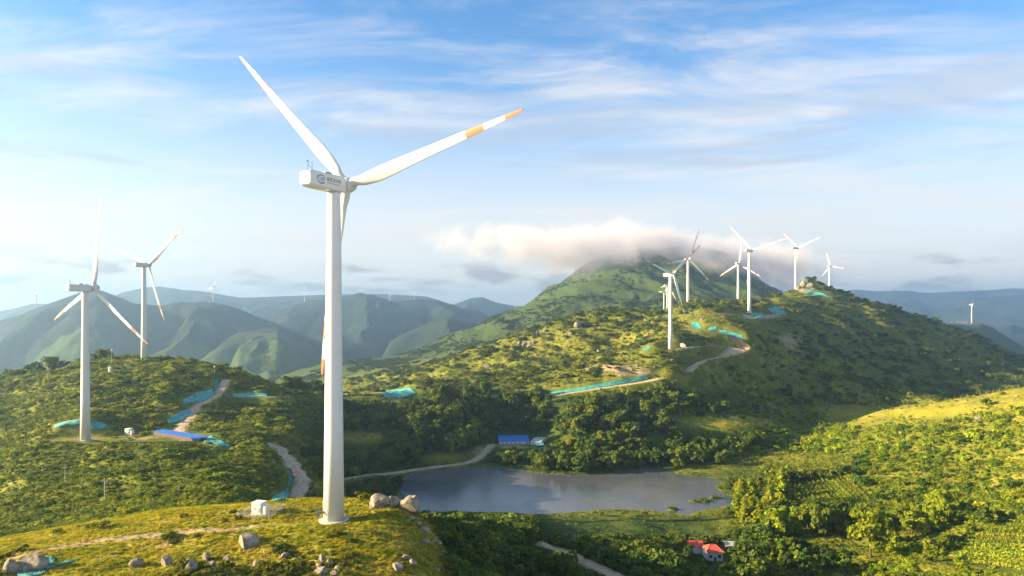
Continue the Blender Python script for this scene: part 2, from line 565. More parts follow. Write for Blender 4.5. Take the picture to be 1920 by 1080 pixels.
for nm, pl, wd in ROADS:
    P = [at(*p) for p in pl]
    P = [p for p in P if p is not None]
    # resample and smooth
    Q = []
    for i in range(len(P) - 1):
        for t in np.linspace(0, 1, 8, endpoint=False):
            Q.append(P[i].lerp(P[i + 1], t))
    Q.append(P[-1])
    for _ in range(10):
        Q = [Q[0]] + [(Q[i - 1] + Q[i] * 2 + Q[i + 1]) / 4 for i in range(1, len(Q) - 1)] + [Q[-1]]
    for _ in range(14):
        zsm = [Q[0].z] + [(Q[i - 1].z + Q[i].z * 2 + Q[i + 1].z) / 4 for i in range(1, len(Q) - 1)] + [Q[-1].z]
        for q, z_ in zip(Q, zsm): q.z = z_
    RW.append((nm, Q, wd))
    ymn = min(q.y for q in Q) - 40; ymx = max(q.y for q in Q) + 40
    xmn = min(q.x for q in Q) - 40; xmx = max(q.x for q in Q) + 40
    sb = (Yg > ymn) & (Yg < ymx) & (Xg > xmn) & (Xg < xmx)
    d, par = seg_dist(Xg[sb], Yg[sb], [(q.x, q.y) for q in Q])
    zl = np.interp(par, np.arange(len(Q)), [q.z for q in Q])
    w = 1 - sstep(wd * .6 + 1, wd * .6 + 7, d)
    Z[sb] = Z[sb] * (1 - w) + zl * w
    road_d[sb] = np.minimum(road_d[sb], d - wd * .5)

ROWS = YH + (ZC - Z) * F / Yg
# which ground the camera (or one a few steps aside) can see
run = np.minimum.accumulate(np.where(Yg < 118, 1e9, ROWS), axis=0)
VIS = ROWS <= run + 8.0


# ---------------------------------------------------------------- materials
def new_mat(name):
    m = bpy.data.materials.new(name)
    m.use_nodes = True
    t = NT(m.node_tree)
    t.n.clear()
    return m, t


def simple_mat(name, color, rough=0.6, var=0.12, scale=1.5, metallic=0.0, bump=0.0, coat=0.0):
    m, t = new_mat(name)
    co = t.new('ShaderNodeTexCoord').outputs['Object']
    n = t.noise(co, scale, 6, .6)
    k = t.math('MULTIPLY_ADD', n, 2 * var, 1 - var)
    cc = t.mix(1.0, color, t.new('ShaderNodeCombineColor', {0: k, 1: k, 2: k}).outputs[0], 'MULTIPLY')
    b = t.new('ShaderNodeBsdfPrincipled', {'Base Color': cc, 'Roughness': rough, 'Metallic': metallic})
    if bump:
        bp = t.new('ShaderNodeBump', {'Strength': 1.0, 'Distance': bump, 'Height': n})
        t.l.new(bp.outputs[0], b.inputs['Normal'])
    t.new('ShaderNodeOutputMaterial', {'Surface': b.outputs[0]})
    return m


def terrain_mat(far=False):
    m, t = new_mat("far_forest" if far else "terrain")
    geo = t.new('ShaderNodeNewGeometry')
    pos = geo.outputs['Position']
    at_ = t.new('ShaderNodeAttribute', attribute_name='mask')
    s = t.new('ShaderNodeSeparateColor', {0: at_.outputs['Color']})
    dry, soil, wood = s.outputs
    n_f = t.noise(pos, 0.9, 6, .65)
    n_m = t.noise(pos, 0.09, 7, .62)
    n_l = t.noise(pos, 0.012, 6, .6)
    n_p = t.noise(pos, 0.035, 9, .72)
    scrub = t.mix(t.ramp(n_m, .36, .62), (.085, .110, .014), (.200, .205, .024))
    scrub = t.mix(t.ramp(n_p, .46, .60), scrub, (.075, .100, .016))
    scrub = t.mix(t.math('MULTIPLY', t.ramp(n_l, .52, .70), .6), scrub, (.17, .16, .035))
    gr = t.mix(t.ramp(n_f, .35, .68), (.16, .18, .012), (.32, .27, .025))
    gr = t.mix(t.ramp(n_m, .50, .68), gr, (.38, .28, .07))
    base = t.mix(dry, scrub, gr)
    wd = t.mix(t.ramp(n_m, .35, .65), (.024, .048, .012), (.050, .080, .016))
    base = t.mix(wood, base, wd)
    if far:
        base = t.mix(t.ramp(t.noise(pos, .006, 8, .68), .45, .62), (.012, .026, .016), (.034, .045, .027))
    so_ = t.mix(t.ramp(n_f, .3, .7), (.26, .19, .11), (.40, .31, .20))
    sf = t.ramp(t.math('ADD', soil, t.math('MULTIPLY_ADD', n_m, .7, -.35)), .35, .7)
    base = t.mix(sf, base, so_)
    b = t.new('ShaderNodeBsdfPrincipled', {'Base Color': base, 'Roughness': .95, 'Specular IOR Level': .1})
    bp = t.new('ShaderNodeBump', {'Strength': .9, 'Distance': 3.5, 'Height': n_p})
    if far:
        bp = t.new('ShaderNodeBump', {'Strength': 1.0, 'Distance': 40.0, 'Height': t.noise(pos, .010, 10, .70)})
    bp2 = t.new('ShaderNodeBump', {'Strength': .6, 'Distance': .35, 'Height': n_f, 'Normal': bp.outputs[0]})
    t.l.new(bp2.outputs[0], b.inputs['Normal'])
    t.new('ShaderNodeOutputMaterial', {'Surface': b.outputs[0]})
    return m


def foliage_mat(name, color, use_tint=False, transl=.35, var=.45):
    m, t = new_mat(name)
    oi = t.new('ShaderNodeObjectInfo')
    rnd = oi.outputs['Random']
    if use_tint:
        base = t.new('ShaderNodeAttribute', attribute_type='INSTANCER', attribute_name='tint').outputs['Color']
    else:
        base = t.new('ShaderNodeRGB').outputs[0]
        base.default_value = tuple(color) + (1,)
    pos = t.new('ShaderNodeNewGeometry').outputs['Position']
    n = t.noise(pos, .8, 3, .6)
    k = t.math('ADD', t.math('MULTIPLY_ADD', rnd, var, 1 - var * .5), t.math('MULTIPLY_ADD', n, .9, -.45))
    hue = t.new('ShaderNodeHueSaturation', {'Hue': t.math('MULTIPLY_ADD', t.math('FRACT', t.math('MULTIPLY', rnd, 7.31)), .035, .4825), 'Saturation': 1.0, 'Value': k, 'Color': base}).outputs[0]
    d = t.new('ShaderNodeBsdfPrincipled', {'Base Color': hue, 'Roughness': .75, 'Specular IOR Level': .12})
    tr = t.new('ShaderNodeBsdfTranslucent', {'Color': t.mix(1.0, hue, (1.25, 1.25, .55), 'MULTIPLY')})
    mx = t.new('ShaderNodeMixShader', {0: transl, 1: d.outputs[0], 2: tr.outputs[0]})
    t.new('ShaderNodeOutputMaterial', {'Surface': mx.outputs[0]})
    return m


def water_mat():
    m, t = new_mat("lake_water")
    pos = t.new('ShaderNodeNewGeometry').outputs['Position']
    n1 = t.noise(pos, .45, 5, .6)
    n2 = t.noise(pos, 2.2, 3, .6)
    nl = t.noise(pos, .02, 4, .55)
    patch = t.ramp(nl, .32, .70)
    cc = t.mix(patch, (.062, .076, .098), (.115, .112, .110))
    b = t.new('ShaderNodeBsdfPrincipled', {'Base Color': cc, 'Roughness': .05, 'IOR': 1.5})
    h = t.math('MULTIPLY_ADD', n2, .35, n1)
    bp = t.new('ShaderNodeBump', {'Strength': t.math('MULTIPLY_ADD', patch, .20, .22), 'Distance': .35, 'Height': h})
    t.l.new(bp.outputs[0], b.inputs['Normal'])
    t.new('ShaderNodeOutputMaterial', {'Surface': b.outputs[0]})
    return m


def net_mat():
    m, t = new_mat("netting")
    pos = t.new('ShaderNodeNewGeometry').outputs['Position']
    n = t.noise(pos, .35, 5, .6)
    cc = t.mix(t.ramp(n, .35, .65), (.018, .20, .19), (.07, .36, .32))
    n2 = t.noise(pos, .9, 6, .7)
    cc = t.mix(t.math('MULTIPLY', t.ramp(n2, .54, .68), .45), cc, (.13, .15, .09))
    b = t.new('ShaderNodeBsdfPrincipled', {'Base Color': cc, 'Roughness': .7})
    t.new('ShaderNodeOutputMaterial', {'Surface': b.outputs[0]})
    return m


def rock_mat():
    m, t = new_mat("granite")
    co = t.new('ShaderNodeTexCoord').outputs['Object']
    n = t.noise(co, 1.6, 8, .65)
    n2 = t.noise(co, 5.0, 6, .7)
    cc = t.mix(t.ramp(n, .38, .62), (.13, .11, .085), (.30, .255, .19))
    cc = t.mix(t.ramp(n2, .56, .66), cc, (.11, .10, .085))
    b = t.new('ShaderNodeBsdfPrincipled', {'Base Color': cc, 'Roughness': .9})
    bp = t.new('ShaderNodeBump', {'Strength': .8, 'Distance': .12, 'Height': n2})
    t.l.new(bp.outputs[0], b.inputs['Normal'])
    t.new('ShaderNodeOutputMaterial', {'Surface': b.outputs[0]})
    return m


def road_mat():
    m, t = new_mat("packed_dirt")
    pos = t.new('ShaderNodeNewGeometry').outputs['Position']
    n = t.noise(pos, .5, 7, .65)
    cc = t.mix(t.ramp(n, .35, .68), (.33, .235, .135), (.52, .40, .26))
    b = t.new('ShaderNodeBsdfPrincipled', {'Base Color': cc, 'Roughness': .95})
    bp = t.new('ShaderNodeBump', {'Strength': .5, 'Distance': .2, 'Height': n})
    t.l.new(bp.outputs[0], b.inputs['Normal'])
    t.new('ShaderNodeOutputMaterial', {'Surface': b.outputs[0]})
    return m


M_TERR = terrain_mat()
M_FAR = terrain_mat(True)
M_WATER = water_mat()
M_NET = net_mat()
M_ROCK = rock_mat()
M_ROAD = road_mat()
M_WHITE = simple_mat("turbine_paint", (.63, .625, .60), .40, .05, .5)
M_SEAM = simple_mat("seam_paint", (.58, .58, .57), .5, .1, .8)
M_RED = simple_mat("blade_red", (.62, .165, .075), .45, .05, .8)
M_DARK = simple_mat("dark_metal", (.06, .06, .065), .5, .1)
M_CONC = simple_mat("concrete", (.42, .41, .38), .9, .15, 2.0, bump=.02)
M_BLUE = simple_mat("blue_sheet", (.012, .115, .46), .45, .25, .35)
M_WALLW = simple_mat("white_wall", (.62, .61, .58), .85, .12, 1.2)
M_GREYROOF = simple_mat("grey_roof", (.36, .35, .36), .7, .15, .8)
M_REDROOF = simple_mat("red_tile", (.52, .075, .05), .75, .2, 1.5)
M_MAROON = simple_mat("maroon_wall", (.10, .035, .035), .8, .15, 1.0)
M_WOODPOST = simple_mat("weathered_wood", (.25, .18, .11), .9, .2, 3.0)
M_BARK = simple_mat("bark", (.075, .055, .035), .95, .25, 3.0)
M_GLASS = simple_mat("window_dark", (.03, .04, .05), .15, .05)
M_CYAN = simple_mat("teal_sheet", (.03, .30, .42), .5, .15, .9)
M_LBLUE = simple_mat("emblem_blue", (.02, .15, .42), .5, .02)
M_LTEAL = simple_mat("emblem_teal", (.02, .32, .42), .5, .02)
M_LTEXT = simple_mat("lettering_dark", (.03, .05, .08), .5, .02)
M_FOL = foliage_mat("scrub_leaves", (.1, .1, .02), True, .3)
M_GRASS = foliage_mat("grass_blades", (.1, .1, .02), True, .45, .5)

# ---------------------------------------------------------------- terrain mask (what grows where)
KN = (Yg < 225) & (Z > 86)
dry = np.zeros(Z.shape); soil = np.zeros(Z.shape); wood = np.zeros(Z.shape)
kn = (1 - sstep(182, 205, Yg)) * sstep(88, 93, Z) * (1 - sstep(830, 880, PXg + (Yg - 150) * .8))
dry = np.maximum(dry, kn)
dry = np.maximum(dry, .35 * sstep(1400, 1560, PXg) * sstep(760, 700, Yg) * sstep(200, 260, Yg))


def blob(px, py, rx, ry):
    return np.exp(-(((PXg - px) / rx) ** 2 + ((ROWS - py) / ry) ** 2)) * VIS


for (a_, b_, rx, ry, s_) in [(1370,793,90,16,1.2),(1600,775,110,14,1.1),(1700,772,90,14,1.1),(1800,765,110,18,1.2),(1900,752,110,24,1.2),(1450,856,110,16,.7),(680,818,50,12,.9),(830,858,45,10,.7),(1110,640,160,40,.55),(900,680,120,30,.45),
                          (1080,660,120,24,.5),(1260,612,90,14,.8),(1380,592,60,7,.8),(1250,975,130,14,.45),(1330,880,90,10,.5),(160,818,80,12,1.2),(1480,690,70,60,.35),(1600,690,90,40,.3),(1110,830,40,14,.6),(1530,900,80,30,.5)]:
    dry = np.maximum(dry, s_ * blob(a_, b_, rx, ry))
for (a_, b_, rx, ry, s_) in [(1150,690,80,10,.75),(1190,700,60,8,.7),(1290,650,50,4,.5),(1480,640,40,30,.6),(1430,594,50,5,.9),(160,822,55,6,.7),(1510,545,30,8,.7),(840,1050,25,40,.55),(815,1010,20,25,.6),(830,700,30,6,.5),(900,845,26,14,.6),
                          (1370,782,60,4,.5),(1060,828,30,6,.6),(960,838,70,7,.6),(250,822,60,4,.6),(1290,690,30,5,.6),(1260,658,30,3,.6),(985,640,40,10,.5),(1790,435+170,60,8,.6)]:
    soil = np.maximum(soil, s_ * blob(a_, b_, rx, ry))
soil = np.maximum(soil, .8 * np.exp(-np.maximum(road_d, 0) / 2.5) * (road_d < 12))
shore = np.exp(-np.abs(lake_d) / 1.5) * (lake_d < 20)
soil = np.maximum(soil, .55 * shore)
# the track across the knoll
TRACK = [at(*p) for p in [(-60,1075),(0,1056),(90,1030),(180,1014),(270,1004),(350,997),(420,993),(500,985),(560,982)]]
TRACK = [p for p in TRACK if p is not None]
sb = Yg < 200
d, par = seg_dist(Xg[sb], Yg[sb], [(p.x, p.y) for p in TRACK])
soil[sb] = np.maximum(soil[sb], .95 * np.exp(-(d / 1.9) ** 2) * np.interp(par, [0, 5, len(TRACK) - 1], [1, .95, .4]))
track_d = np.full(Z.shape, 99.0); track_d[sb] = d
wood = np.maximum(wood, .9 * sstep(420, 480, Yg) * sstep(760, 700, Yg) * sstep(78, 66, Z) * sstep(1500, 1400, PXg) * (1 - np.clip(dry * 1.4, 0, 1)))
wood = np.maximum(wood, .95 * sstep(800, 860, PXg + (Yg - 150) * .8) * sstep(420, 380, Yg) * sstep(1420, 1300, PXg) * (Z < 97))
dry = np.maximum(dry, .15 * sstep(660, 720, Yg) * sstep(1350, 1250, Yg))
wood = np.maximum(wood, .38 * sstep(1480, 1580, PXg + (720 - ROWS) * 1.2) * sstep(760, 860, Yg) * sstep(1400, 1300, Yg))
wood = np.maximum(wood, .92 * sstep(1250, 1700, Yg))
wood = np.maximum(wood, .22 * sstep(640, 720, Yg))
wood = np.maximum(wood, sstep(2750, 2950, Yg) * .95)
wood *= np.clip(1 - soil, 0, 1)


fm = inside(PXg, ROWS, [(1465, 903), (1580, 884), (1648, 942), (1494, 948)]) | inside(PXg, ROWS, [(1790, 1018), (1850, 978), (1990, 955), (1990, 1082), (1850, 1070), (1788, 1044)])
fm &= VIS & (Yg < 520)
wood[fm] = .75; dry[fm] = 0; soil[fm] = 0
kp = np.clip(fbm(Xg / 9, Yg / 6, 4, 640) * 1.7 - .25, 0, .62) * kn
soil = np.maximum(soil, kp)


def grid_obj(name, j0, j1, label=None):
    ny, nx = j1 - j0, len(gpx)
    co = np.stack([Xg[j0:j1], Yg[j0:j1], Z[j0:j1]], -1).reshape(-1, 3).astype(np.float32)
    idx = np.arange(ny * nx).reshape(ny, nx)
    q = np.stack([idx[:-1, :-1], idx[:-1, 1:], idx[1:, 1:], idx[1:, :-1]], -1).reshape(-1, 4)
    me = bpy.data.meshes.new(name)
    me.vertices.add(len(co)); me.vertices.foreach_set('co', co.ravel())
    me.loops.add(q.size); me.loops.foreach_set('vertex_index', q.ravel().astype(np.int32))
    me.polygons.add(len(q)); me.polygons.foreach_set('loop_start', (np.arange(len(q)) * 4).astype(np.int32))
    me.polygons.foreach_set('use_smooth', np.ones(len(q), bool))
    me.update(calc_edges=True)
    ca = me.attributes.new('mask', 'FLOAT_COLOR', 'POINT')
    mk = np.stack([dry[j0:j1], soil[j0:j1], wood[j0:j1], np.ones((ny, nx))], -1).reshape(-1).astype(np.float32)
    ca.data.foreach_set('color', np.clip(mk, 0, 1))
    me.materials.append(M_TERR)
    o = bpy.data.objects.new(name, me)
    col.objects.link(o)
    tag(o, kind='structure')
    return o


j1 = int(np.searchsorted(GY, 1320)); j2 = int(np.searchsorted(GY, 2850))
grid_obj("ground", 0, j1 + 1)
grid_obj("mountain", j1, j2 + 1)
hl_ = grid_obj("hills", j2, len(GY))
hl_.data.materials[0] = M_FAR

# water sheet
wy0 = min(p[1] for p in LAKE) - 14; wy1 = max(p[1] for p in LAKE) + 14
wx0 = min(p[0] for p in LAKE) - 14; wx1 = max(p[0] for p in LAKE) + 14
o = mesh_obj("lake", [(wx0, wy0, LZ), (wx1, wy0, LZ), (wx1, wy1, LZ), (wx0, wy1, LZ)], [(0, 1, 2, 3)], M_WATER)
tag(o, kind='structure')

# road ribbons
for nm, Q, wd in RW:
    vs, fs = [], []
    for i, q in enumerate(Q):
        t_ = (Q[min(i + 1, len(Q) - 1)] - Q[max(i - 1, 0)]); t_.z = 0
        t_.normalize()
        nrm = Vector((t_.y, -t_.x, 0))
        wv = wd * (.5 + .10 * math.sin(i * .7) + random.uniform(-.05, .05))
        for k in range(5):
            u = (k - 2) / 2
            p = q + nrm * wv * u
            g_ = float(ground(p.x, p.y))
            vs.append((p.x, p.y, max(g_, q.z) + .22 - .12 * abs(u) ** 2))
        if i:
            b0 = (i - 1) * 5; b1 = i * 5
            for k in range(4):
                fs.append((b0 + k, b0 + k + 1, b1 + k + 1, b1 + k))
    tag(mesh_obj("dirt_road", vs, fs, M_ROAD, smooth=True), kind='structure')
#@@OBJECTS@@

# ---------------------------------------------------------------- air
def haze_box():
    v = [(-9000, -60), (9000, -60), (9000, 12900), (-9000, 12900)]
    z0, z1 = float(Z.min()) - 1.0, 520.0
    vs = [(x, y, z0) for x, y in v] + [(x, y, z1) for x, y in v]
    fs = [(3, 2, 1, 0), (4, 5, 6, 7), (0, 1, 5, 4), (1, 2, 6, 5), (2, 3, 7, 6), (3, 0, 4, 7)]
    m, t = new_mat("haze")
    pv_ = t.new('ShaderNodeVolumePrincipled', {'Color': (.47, .70, 1.0, 1), 'Density': .000135, 'Anisotropy': .75})
    t.new('ShaderNodeOutputMaterial', {'Volume': pv_.outputs[0]})
    tag(mesh_obj("haze", vs, fs, m), kind='stuff')


haze_box()


# ---------------------------------------------------------------- wind turbines
def airfoil(chord, thick, n=14):
    """closed section, x along chord (leading edge negative), y thickness"""
    pts = []
    for k in range(n):
        a = 2 * math.pi * k / n
        x = .5 * math.cos(a)                       # +0.5 trailing edge
        sharp = (1 - (x + .5)) ** .6 if thick < .9 else 1.0
        y = .5 * math.sin(a) * thick * ((.35 + .65 * sharp) if thick < .9 else 1.0)
        pts.append(((x + (.18 if thick < .9 else 0.0)) * chord, y * chord))
    return pts


def make_blade(Rr=48.0):
    st = [(1.1,2.1,1,0),(3.0,2.1,1,0),(5.0,2.5,.72,16),(7.5,3.0,.46,15),(10,3.3,.34,12),(14,3.05,.28,9),(19,2.65,.24,6),(25,2.2,.21,3.6),(31,1.95,.19,2),
          (34.0,1.72,.18,1.4),(38.4,1.42,.18,.6),(43.6,1.02,.17,0),(46.4,.72,.17,-.6),(47.6,.45,.17,-1),(48,.14,.17,-1)]
    vs, fs, mats = [], [], []
    n = 14
    k_ = Rr / 48.0
    for r, c_, th, tw in st:
        a = R(tw)
        bend = 1.9 * (r / 48) ** 2
        for x, y in airfoil(c_, th, n):
            X_ = x * math.cos(a) - y * math.sin(a)
            Y_ = x * math.sin(a) + y * math.cos(a)
            vs.append((X_ * k_, (Y_ + bend) * k_, r * k_))
    for i in range(len(st) - 1):
        red = (34.0 <= st[i][0] < 38.0) or st[i][0] >= 43.6
        for k in range(n):
            k2 = (k + 1) % n
            fs.append((i * n + k, i * n + k2, (i + 1) * n + k2, (i + 1) * n + k)); mats.append(1 if red else 0)
    fs.append(tuple((len(st) - 1) * n + k for k in range(n))); mats.append(1)
    o_ = mesh_obj("blade", vs, fs, [M_WHITE, M_RED], smooth=True)
    o_.data.polygons.foreach_set('material_index', np.array(mats, np.int32))
    return o_


HUB_H, TOW_H = 80.0, 78.0
OVER = 4.6


def text_obj(body, size, parent, mat, loc, rot):
    cu_ = bpy.data.curves.new("lettering", 'FONT')
    cu_.body = body
    cu_.size = size
    cu_.extrude = .01
    cu_.align_x = 'LEFT'; cu_.align_y = 'CENTER'
    cu_.materials.append(mat)
    o_ = bpy.data.objects.new("lettering", cu_)
    col.objects.link(o_)
    o_.parent = parent
    o_.location = loc
    o_.rotation_euler = rot
    bpy.context.view_layer.update()
    me = bpy.data.meshes.new_from_object(o_.evaluated_get(bpy.context.evaluated_depsgraph_get()))
    q_ = bpy.data.objects.new("lettering", me)
    col.objects.link(q_)
    q_.parent = parent; q_.location = loc; q_.rotation_euler = rot
    bpy.data.objects.remove(o_)
    q_.name = "lettering"
    return q_


def make_turbine(label, group=None, full=False):
    root = empty("wind_turbine", (0, 0, 0))
    tag(root, label, "wind turbine", group)
    # tower with faint flange seams
    prof = [(2.42, 0), (2.20, 20), (1.98, 40), (1.77, 60), (1.58, TOW_H - .8), (1.57, TOW_H)]
    v, f = lathe(prof, 40)
    tw = mesh_obj("tower", v, f, M_WHITE, root, smooth=True)
    for z_ in (20, 40, 60):
        r_ = np.interp(z_, [0, 20, 40, 60, TOW_H], [2.42, 2.20, 1.98, 1.77, 1.58])
        v, f = lathe([(r_ - .05, z_ - .16), (r_ + .025, z_ - .14), (r_ + .025, z_ + .14), (r_ - .05, z_ + .16)], 40)
        mesh_obj("flange", v, f, M_SEAM, tw)
    v, f = lathe([(3.6, -1.2), (3.6, .22), (3.4, .36), (2.5, .4)], 36)
    mesh_obj("foundation", v, f, M_CONC, root)
    # nacelle: x forward along rotor axis
    bm = bmesh.new()
    prof = [(-9.2, 1.55, -1.35, 1.45), (-8.7, 1.75, -1.65, 1.72), (-7.0, 1.78, -1.8, 1.8), (1.6, 1.78, -1.95, 1.85), (2.5, 1.6, -1.75, 1.65)]
    rings = []
    for x, hw, zb, zt in prof:
        b_ = .32
        ring = [(x, -hw + b_, zb), (x, hw - b_, zb), (x, hw, zb + b_), (x, hw, zt - b_), (x, hw - b_, zt), (x, -hw + b_, zt), (x, -hw, zt - b_), (x, -hw, zb + b_)]
        rings.append([bm.verts.new(p) for p in ring])
    for a_, b_ in zip(rings, rings[1:]):
        for k in range(8):
            bm.faces.new((a_[k], a_[(k + 1) % 8], b_[(k + 1) % 8], b_[k]))
    bm.faces.new(rings[0][::-1]); bm.faces.new(rings[-1])
    bmesh.ops.recalc_face_normals(bm, faces=bm.faces)
    nac = bm_obj("nacelle", bm, M_WHITE, root)
    nac.location = (0, 0, HUB_H)
    # rear outlet, roof boxes, instrument mast
    bm = bmesh.new(); add_box(bm, -9.22, 0, .55, .18, 2.0, .5)
    bm_obj("vent", bm, M_DARK, nac)
    bm = bmesh.new(); add_box(bm, -2.6, 0, 2.1, 2.0, 1.6, .55, .06); add_box(bm, .3, .2, 2.0, 1.2, 1.4, .4, .05)
    bm_obj("cooler", bm, M_GREYROOF, nac)
    v1 = tube([(-7.6, .7, 1.7), (-7.6, .7, 4.1)], [.06, .05], 6)
    v2 = tube([(-7.6, -.6, 1.7), (-7.6, -.6, 3.6)], [.06, .05], 6)
    v3 = tube([(-7.6, -.9, 3.5), (-7.6, 1.0, 4.0)], [.05, .05], 6)
    v4 = tube([(-7.6, .7, 4.1), (-7.9, .7, 4.3)], [.16, .10], 6)
    v5 = tube([(-7.6, .7, 3.4), (-5.6, .4, 1.8)], [.04, .04], 6)
    v, f = join(v1, v2, v3, v4, v5)
    mesh_obj("wind_sensor", v, f, M_DARK, nac)
    # hub / spinner
    v, f = lathe([(1.55, -1.4), (1.75, -1.1), (1.85, 0), (1.75, 1.1), (1.4, 2.0), (.8, 2.7), (.25, 3.0), (.05, 3.02)], 28)
    hub = mesh_obj("hub", v, f, M_WHITE, root, smooth=True)
    for k in range(3):
        b_ = make_blade() if k == 0 else None
        if k == 0:
            b0 = b_
        else:
            b_ = b0.copy(); col.objects.link(b_)
        b_.parent = root
    if full:
        bm = bmesh.new(); add_box(bm, 0, 0, 1.15, 1.1, .10, 2.3, .04)
        dr = bm_obj("door", bm, M_GREYROOF, root)
        a = R(205)
        dr.location = (2.42 * math.cos(a), 2.42 * math.sin(a), 2.6); dr.rotation_euler = (0, 0, a + R(90))
        bm = bmesh.new()
        add_box(bm, 0, -.9, 0, 1.9, 1.7, .12)
        for k in range(9):
            add_box(bm, -.95 - .28 * k - .14, -.9, -.28 * (k + 1) + .14, .3, 1.0, .05)
        for sx_, sy_ in ((-.9, -1.7), (.9, -1.7)):
            add_box(bm, sx_, sy_, .0, .08, .08, 2.2)
        add_box(bm, 0, -1.7, 1.1, 1.9, .06, .06)
        st = bm_obj("stair", bm, M_DARK, root)
        st.location = (2.3 * math.cos(a), 2.3 * math.sin(a), 2.5); st.rotation_euler = (0, 0, a + R(90))
        # emblem and lettering on the side that faces the knoll (local -y)
        sgn = -1
        for rr, w0, w1, mt in ((1.02, 20, 200, M_LTEAL), (.98, 210, 330, M_LBLUE)):
            vs, fs = [], []
            for k in range(15):
                w_ = R(w0 + (w1 - w0) * k / 14)
                wd = .17 * math.sin(math.pi * (k + .8) / 15.6)
                for q in (rr - wd, rr + wd):
                    vs.append((1.35 * q * math.cos(w_) - 5.9, sgn * 1.80, q * .92 * math.sin(w_) + .05))
                for q in (rr - wd, rr + wd):
                    vs.append((1.35 * q * math.cos(w_) - 5.9, sgn * 1.775, q * .92 * math.sin(w_) + .05))
                if k:
                    p = (k - 1) * 4; q = k * 4
                    fs += [(p, p + 1, q + 1, q), (p + 1, p + 3, q + 3, q + 1), (p + 2, p, q, q + 2)]
            mesh_obj("emblem", vs, fs, mt, nac)
        text_obj("CRP", 1.15, nac, M_LBLUE, (-6.95, -1.80, 0), (R(90), 0, 0))
        # the two lines that cannot be read in the photograph: rows of small stroked signs
        rg = np.random.default_rng(5)
        bm = bmesh.new()
        for q in range(5):
            x0 = -3.75 + q * .95
            for z_ in (.10, .42, .74):
                if rg.uniform() < .85: add_box(bm, x0, -1.79, z_, rg.uniform(.45, .78), .03, .10)
            for dx_ in (-.28, .02, .28):
                if rg.uniform() < .7: add_box(bm, x0 + dx_, -1.788, .42, .09, .03, rg.uniform(.5, .8))
        for q in range(17):
            add_box(bm, -3.95 + q * .25, -1.79, -.45, .06, .03, .26)
            add_box(bm, -3.88 + q * .25, -1.788, -.45 + rg.choice([-.1, 0, .1]), .13, .03, .06)
        bm_obj("lettering", bm, M_LTEXT, nac)
    return root


def set_turbine(root, loc, yaw, tilt, cone, phi, s=1.0, blade=1.0):
    """yaw: where the rotor axis points, degrees clockwise from +Y; phi: first blade's angle"""
    root.location = loc
    root.scale = (s, s, s)
    yw = R(yaw)
    a = Vector((math.sin(yw) * math.cos(tilt), math.cos(yw) * math.cos(tilt), math.sin(tilt)))
    r = Vector((math.cos(yw), -math.sin(yw), 0))
    u = r.cross(a)
    for ch in root.children:
        nm = ch.name.split('.')[0]
        if nm == 'nacelle':
            ch.rotation_euler = (0, -tilt * .0, R(90) - yw)
        elif nm == 'hub':
            m = Matrix((r, u, a)).transposed()
            ch.matrix_basis = Matrix.Translation(Vector((0, 0, HUB_H)) + a * OVER) @ m.to_4x4()
    k = 0
    for ch in root.children:
        if ch.name.split('.')[0] == 'blade':
            t_ = phi + k * 2 * math.pi / 3
            e = r * math.cos(t_) + u * math.sin(t_)              # span direction in the rotor plane
            tr = r * math.sin(t_) - u * math.cos(t_)             # trailing edge direction
            d = e * math.cos(cone) + a * math.sin(cone)
            y_ = d.cross(tr)
            m = Matrix((tr, y_, d)).transposed()
            # local y must point upwind (along a) for the pre-bend
            if y_.dot(a) < 0:
                m = Matrix((tr, -y_, d)).transposed()
            ch.matrix_basis = Matrix.Translation(Vector((0, 0, HUB_H)) + a * OVER) @ m.to_4x4() @ Matrix.Scale(blade, 4)
            k += 1


main_t = make_turbine("huge white wind turbine standing on the grassy knoll, with lettering on its nacelle", full=True)
p_ = at(626, 975)
set_turbine(main_t, (px2w(626, 160), 160, ZC - (975 - YH) * 160 / F - .1), 28.8, R(6.6), R(-1.2), R(13.2), .985, 1.045)
# (column, row of base, distance, yaw, tilt, cone, phi, scale, label)
TUR = [
 (160, 818, 366, 27.7, 4.5, 1, 81.7, 1.02, "white wind turbine on the dry grass pad of the scrub hill, one blade straight up"),
 (270, 676, 590, 19.8, 4.5, 3, 40.4, 1.04, "white wind turbine standing behind the top of the scrub hill near the thin mast"),
 (1257, 655, 731, 149.8, 1.7, 5, 137, 1.0, "white wind turbine beside the bend of the dirt road, lowest on the ridge"),
 (1290, 582, 1000, 164, 4, 5, -11.3, .93, "white wind turbine on the ridge crest with a blade crossing the clouded mountain top"),
 (1405, 585, 890, 52, 4.4, 5, 135, 1.0, "white wind turbine by the teal netting and pale road on the ridge crest"),
 (1384, 575, 1080, 44.9, 1, 5, -33.2, .85, "white wind turbine with one blade upright, next to the thicker tower on the ridge crest"),
 (1492, 546, 1200, 63, 1, 5, 140, .95, "white wind turbine beside the rocky summit of the ridge"),
 (1555, 543, 1250, 52, 1, 5, 107.5, .54, "white wind turbine just behind the ridge, past the rocky summit, half hidden"),
 (1251, 590, 1300, 70, 1, 3, 185, .70, "white wind turbine behind the ridge, upper of two with blades pointing level"),
 (1245, 592, 1420, 70, 1, 3, 178, .62, "white wind turbine behind the ridge, lower of two with blades pointing level"),
]
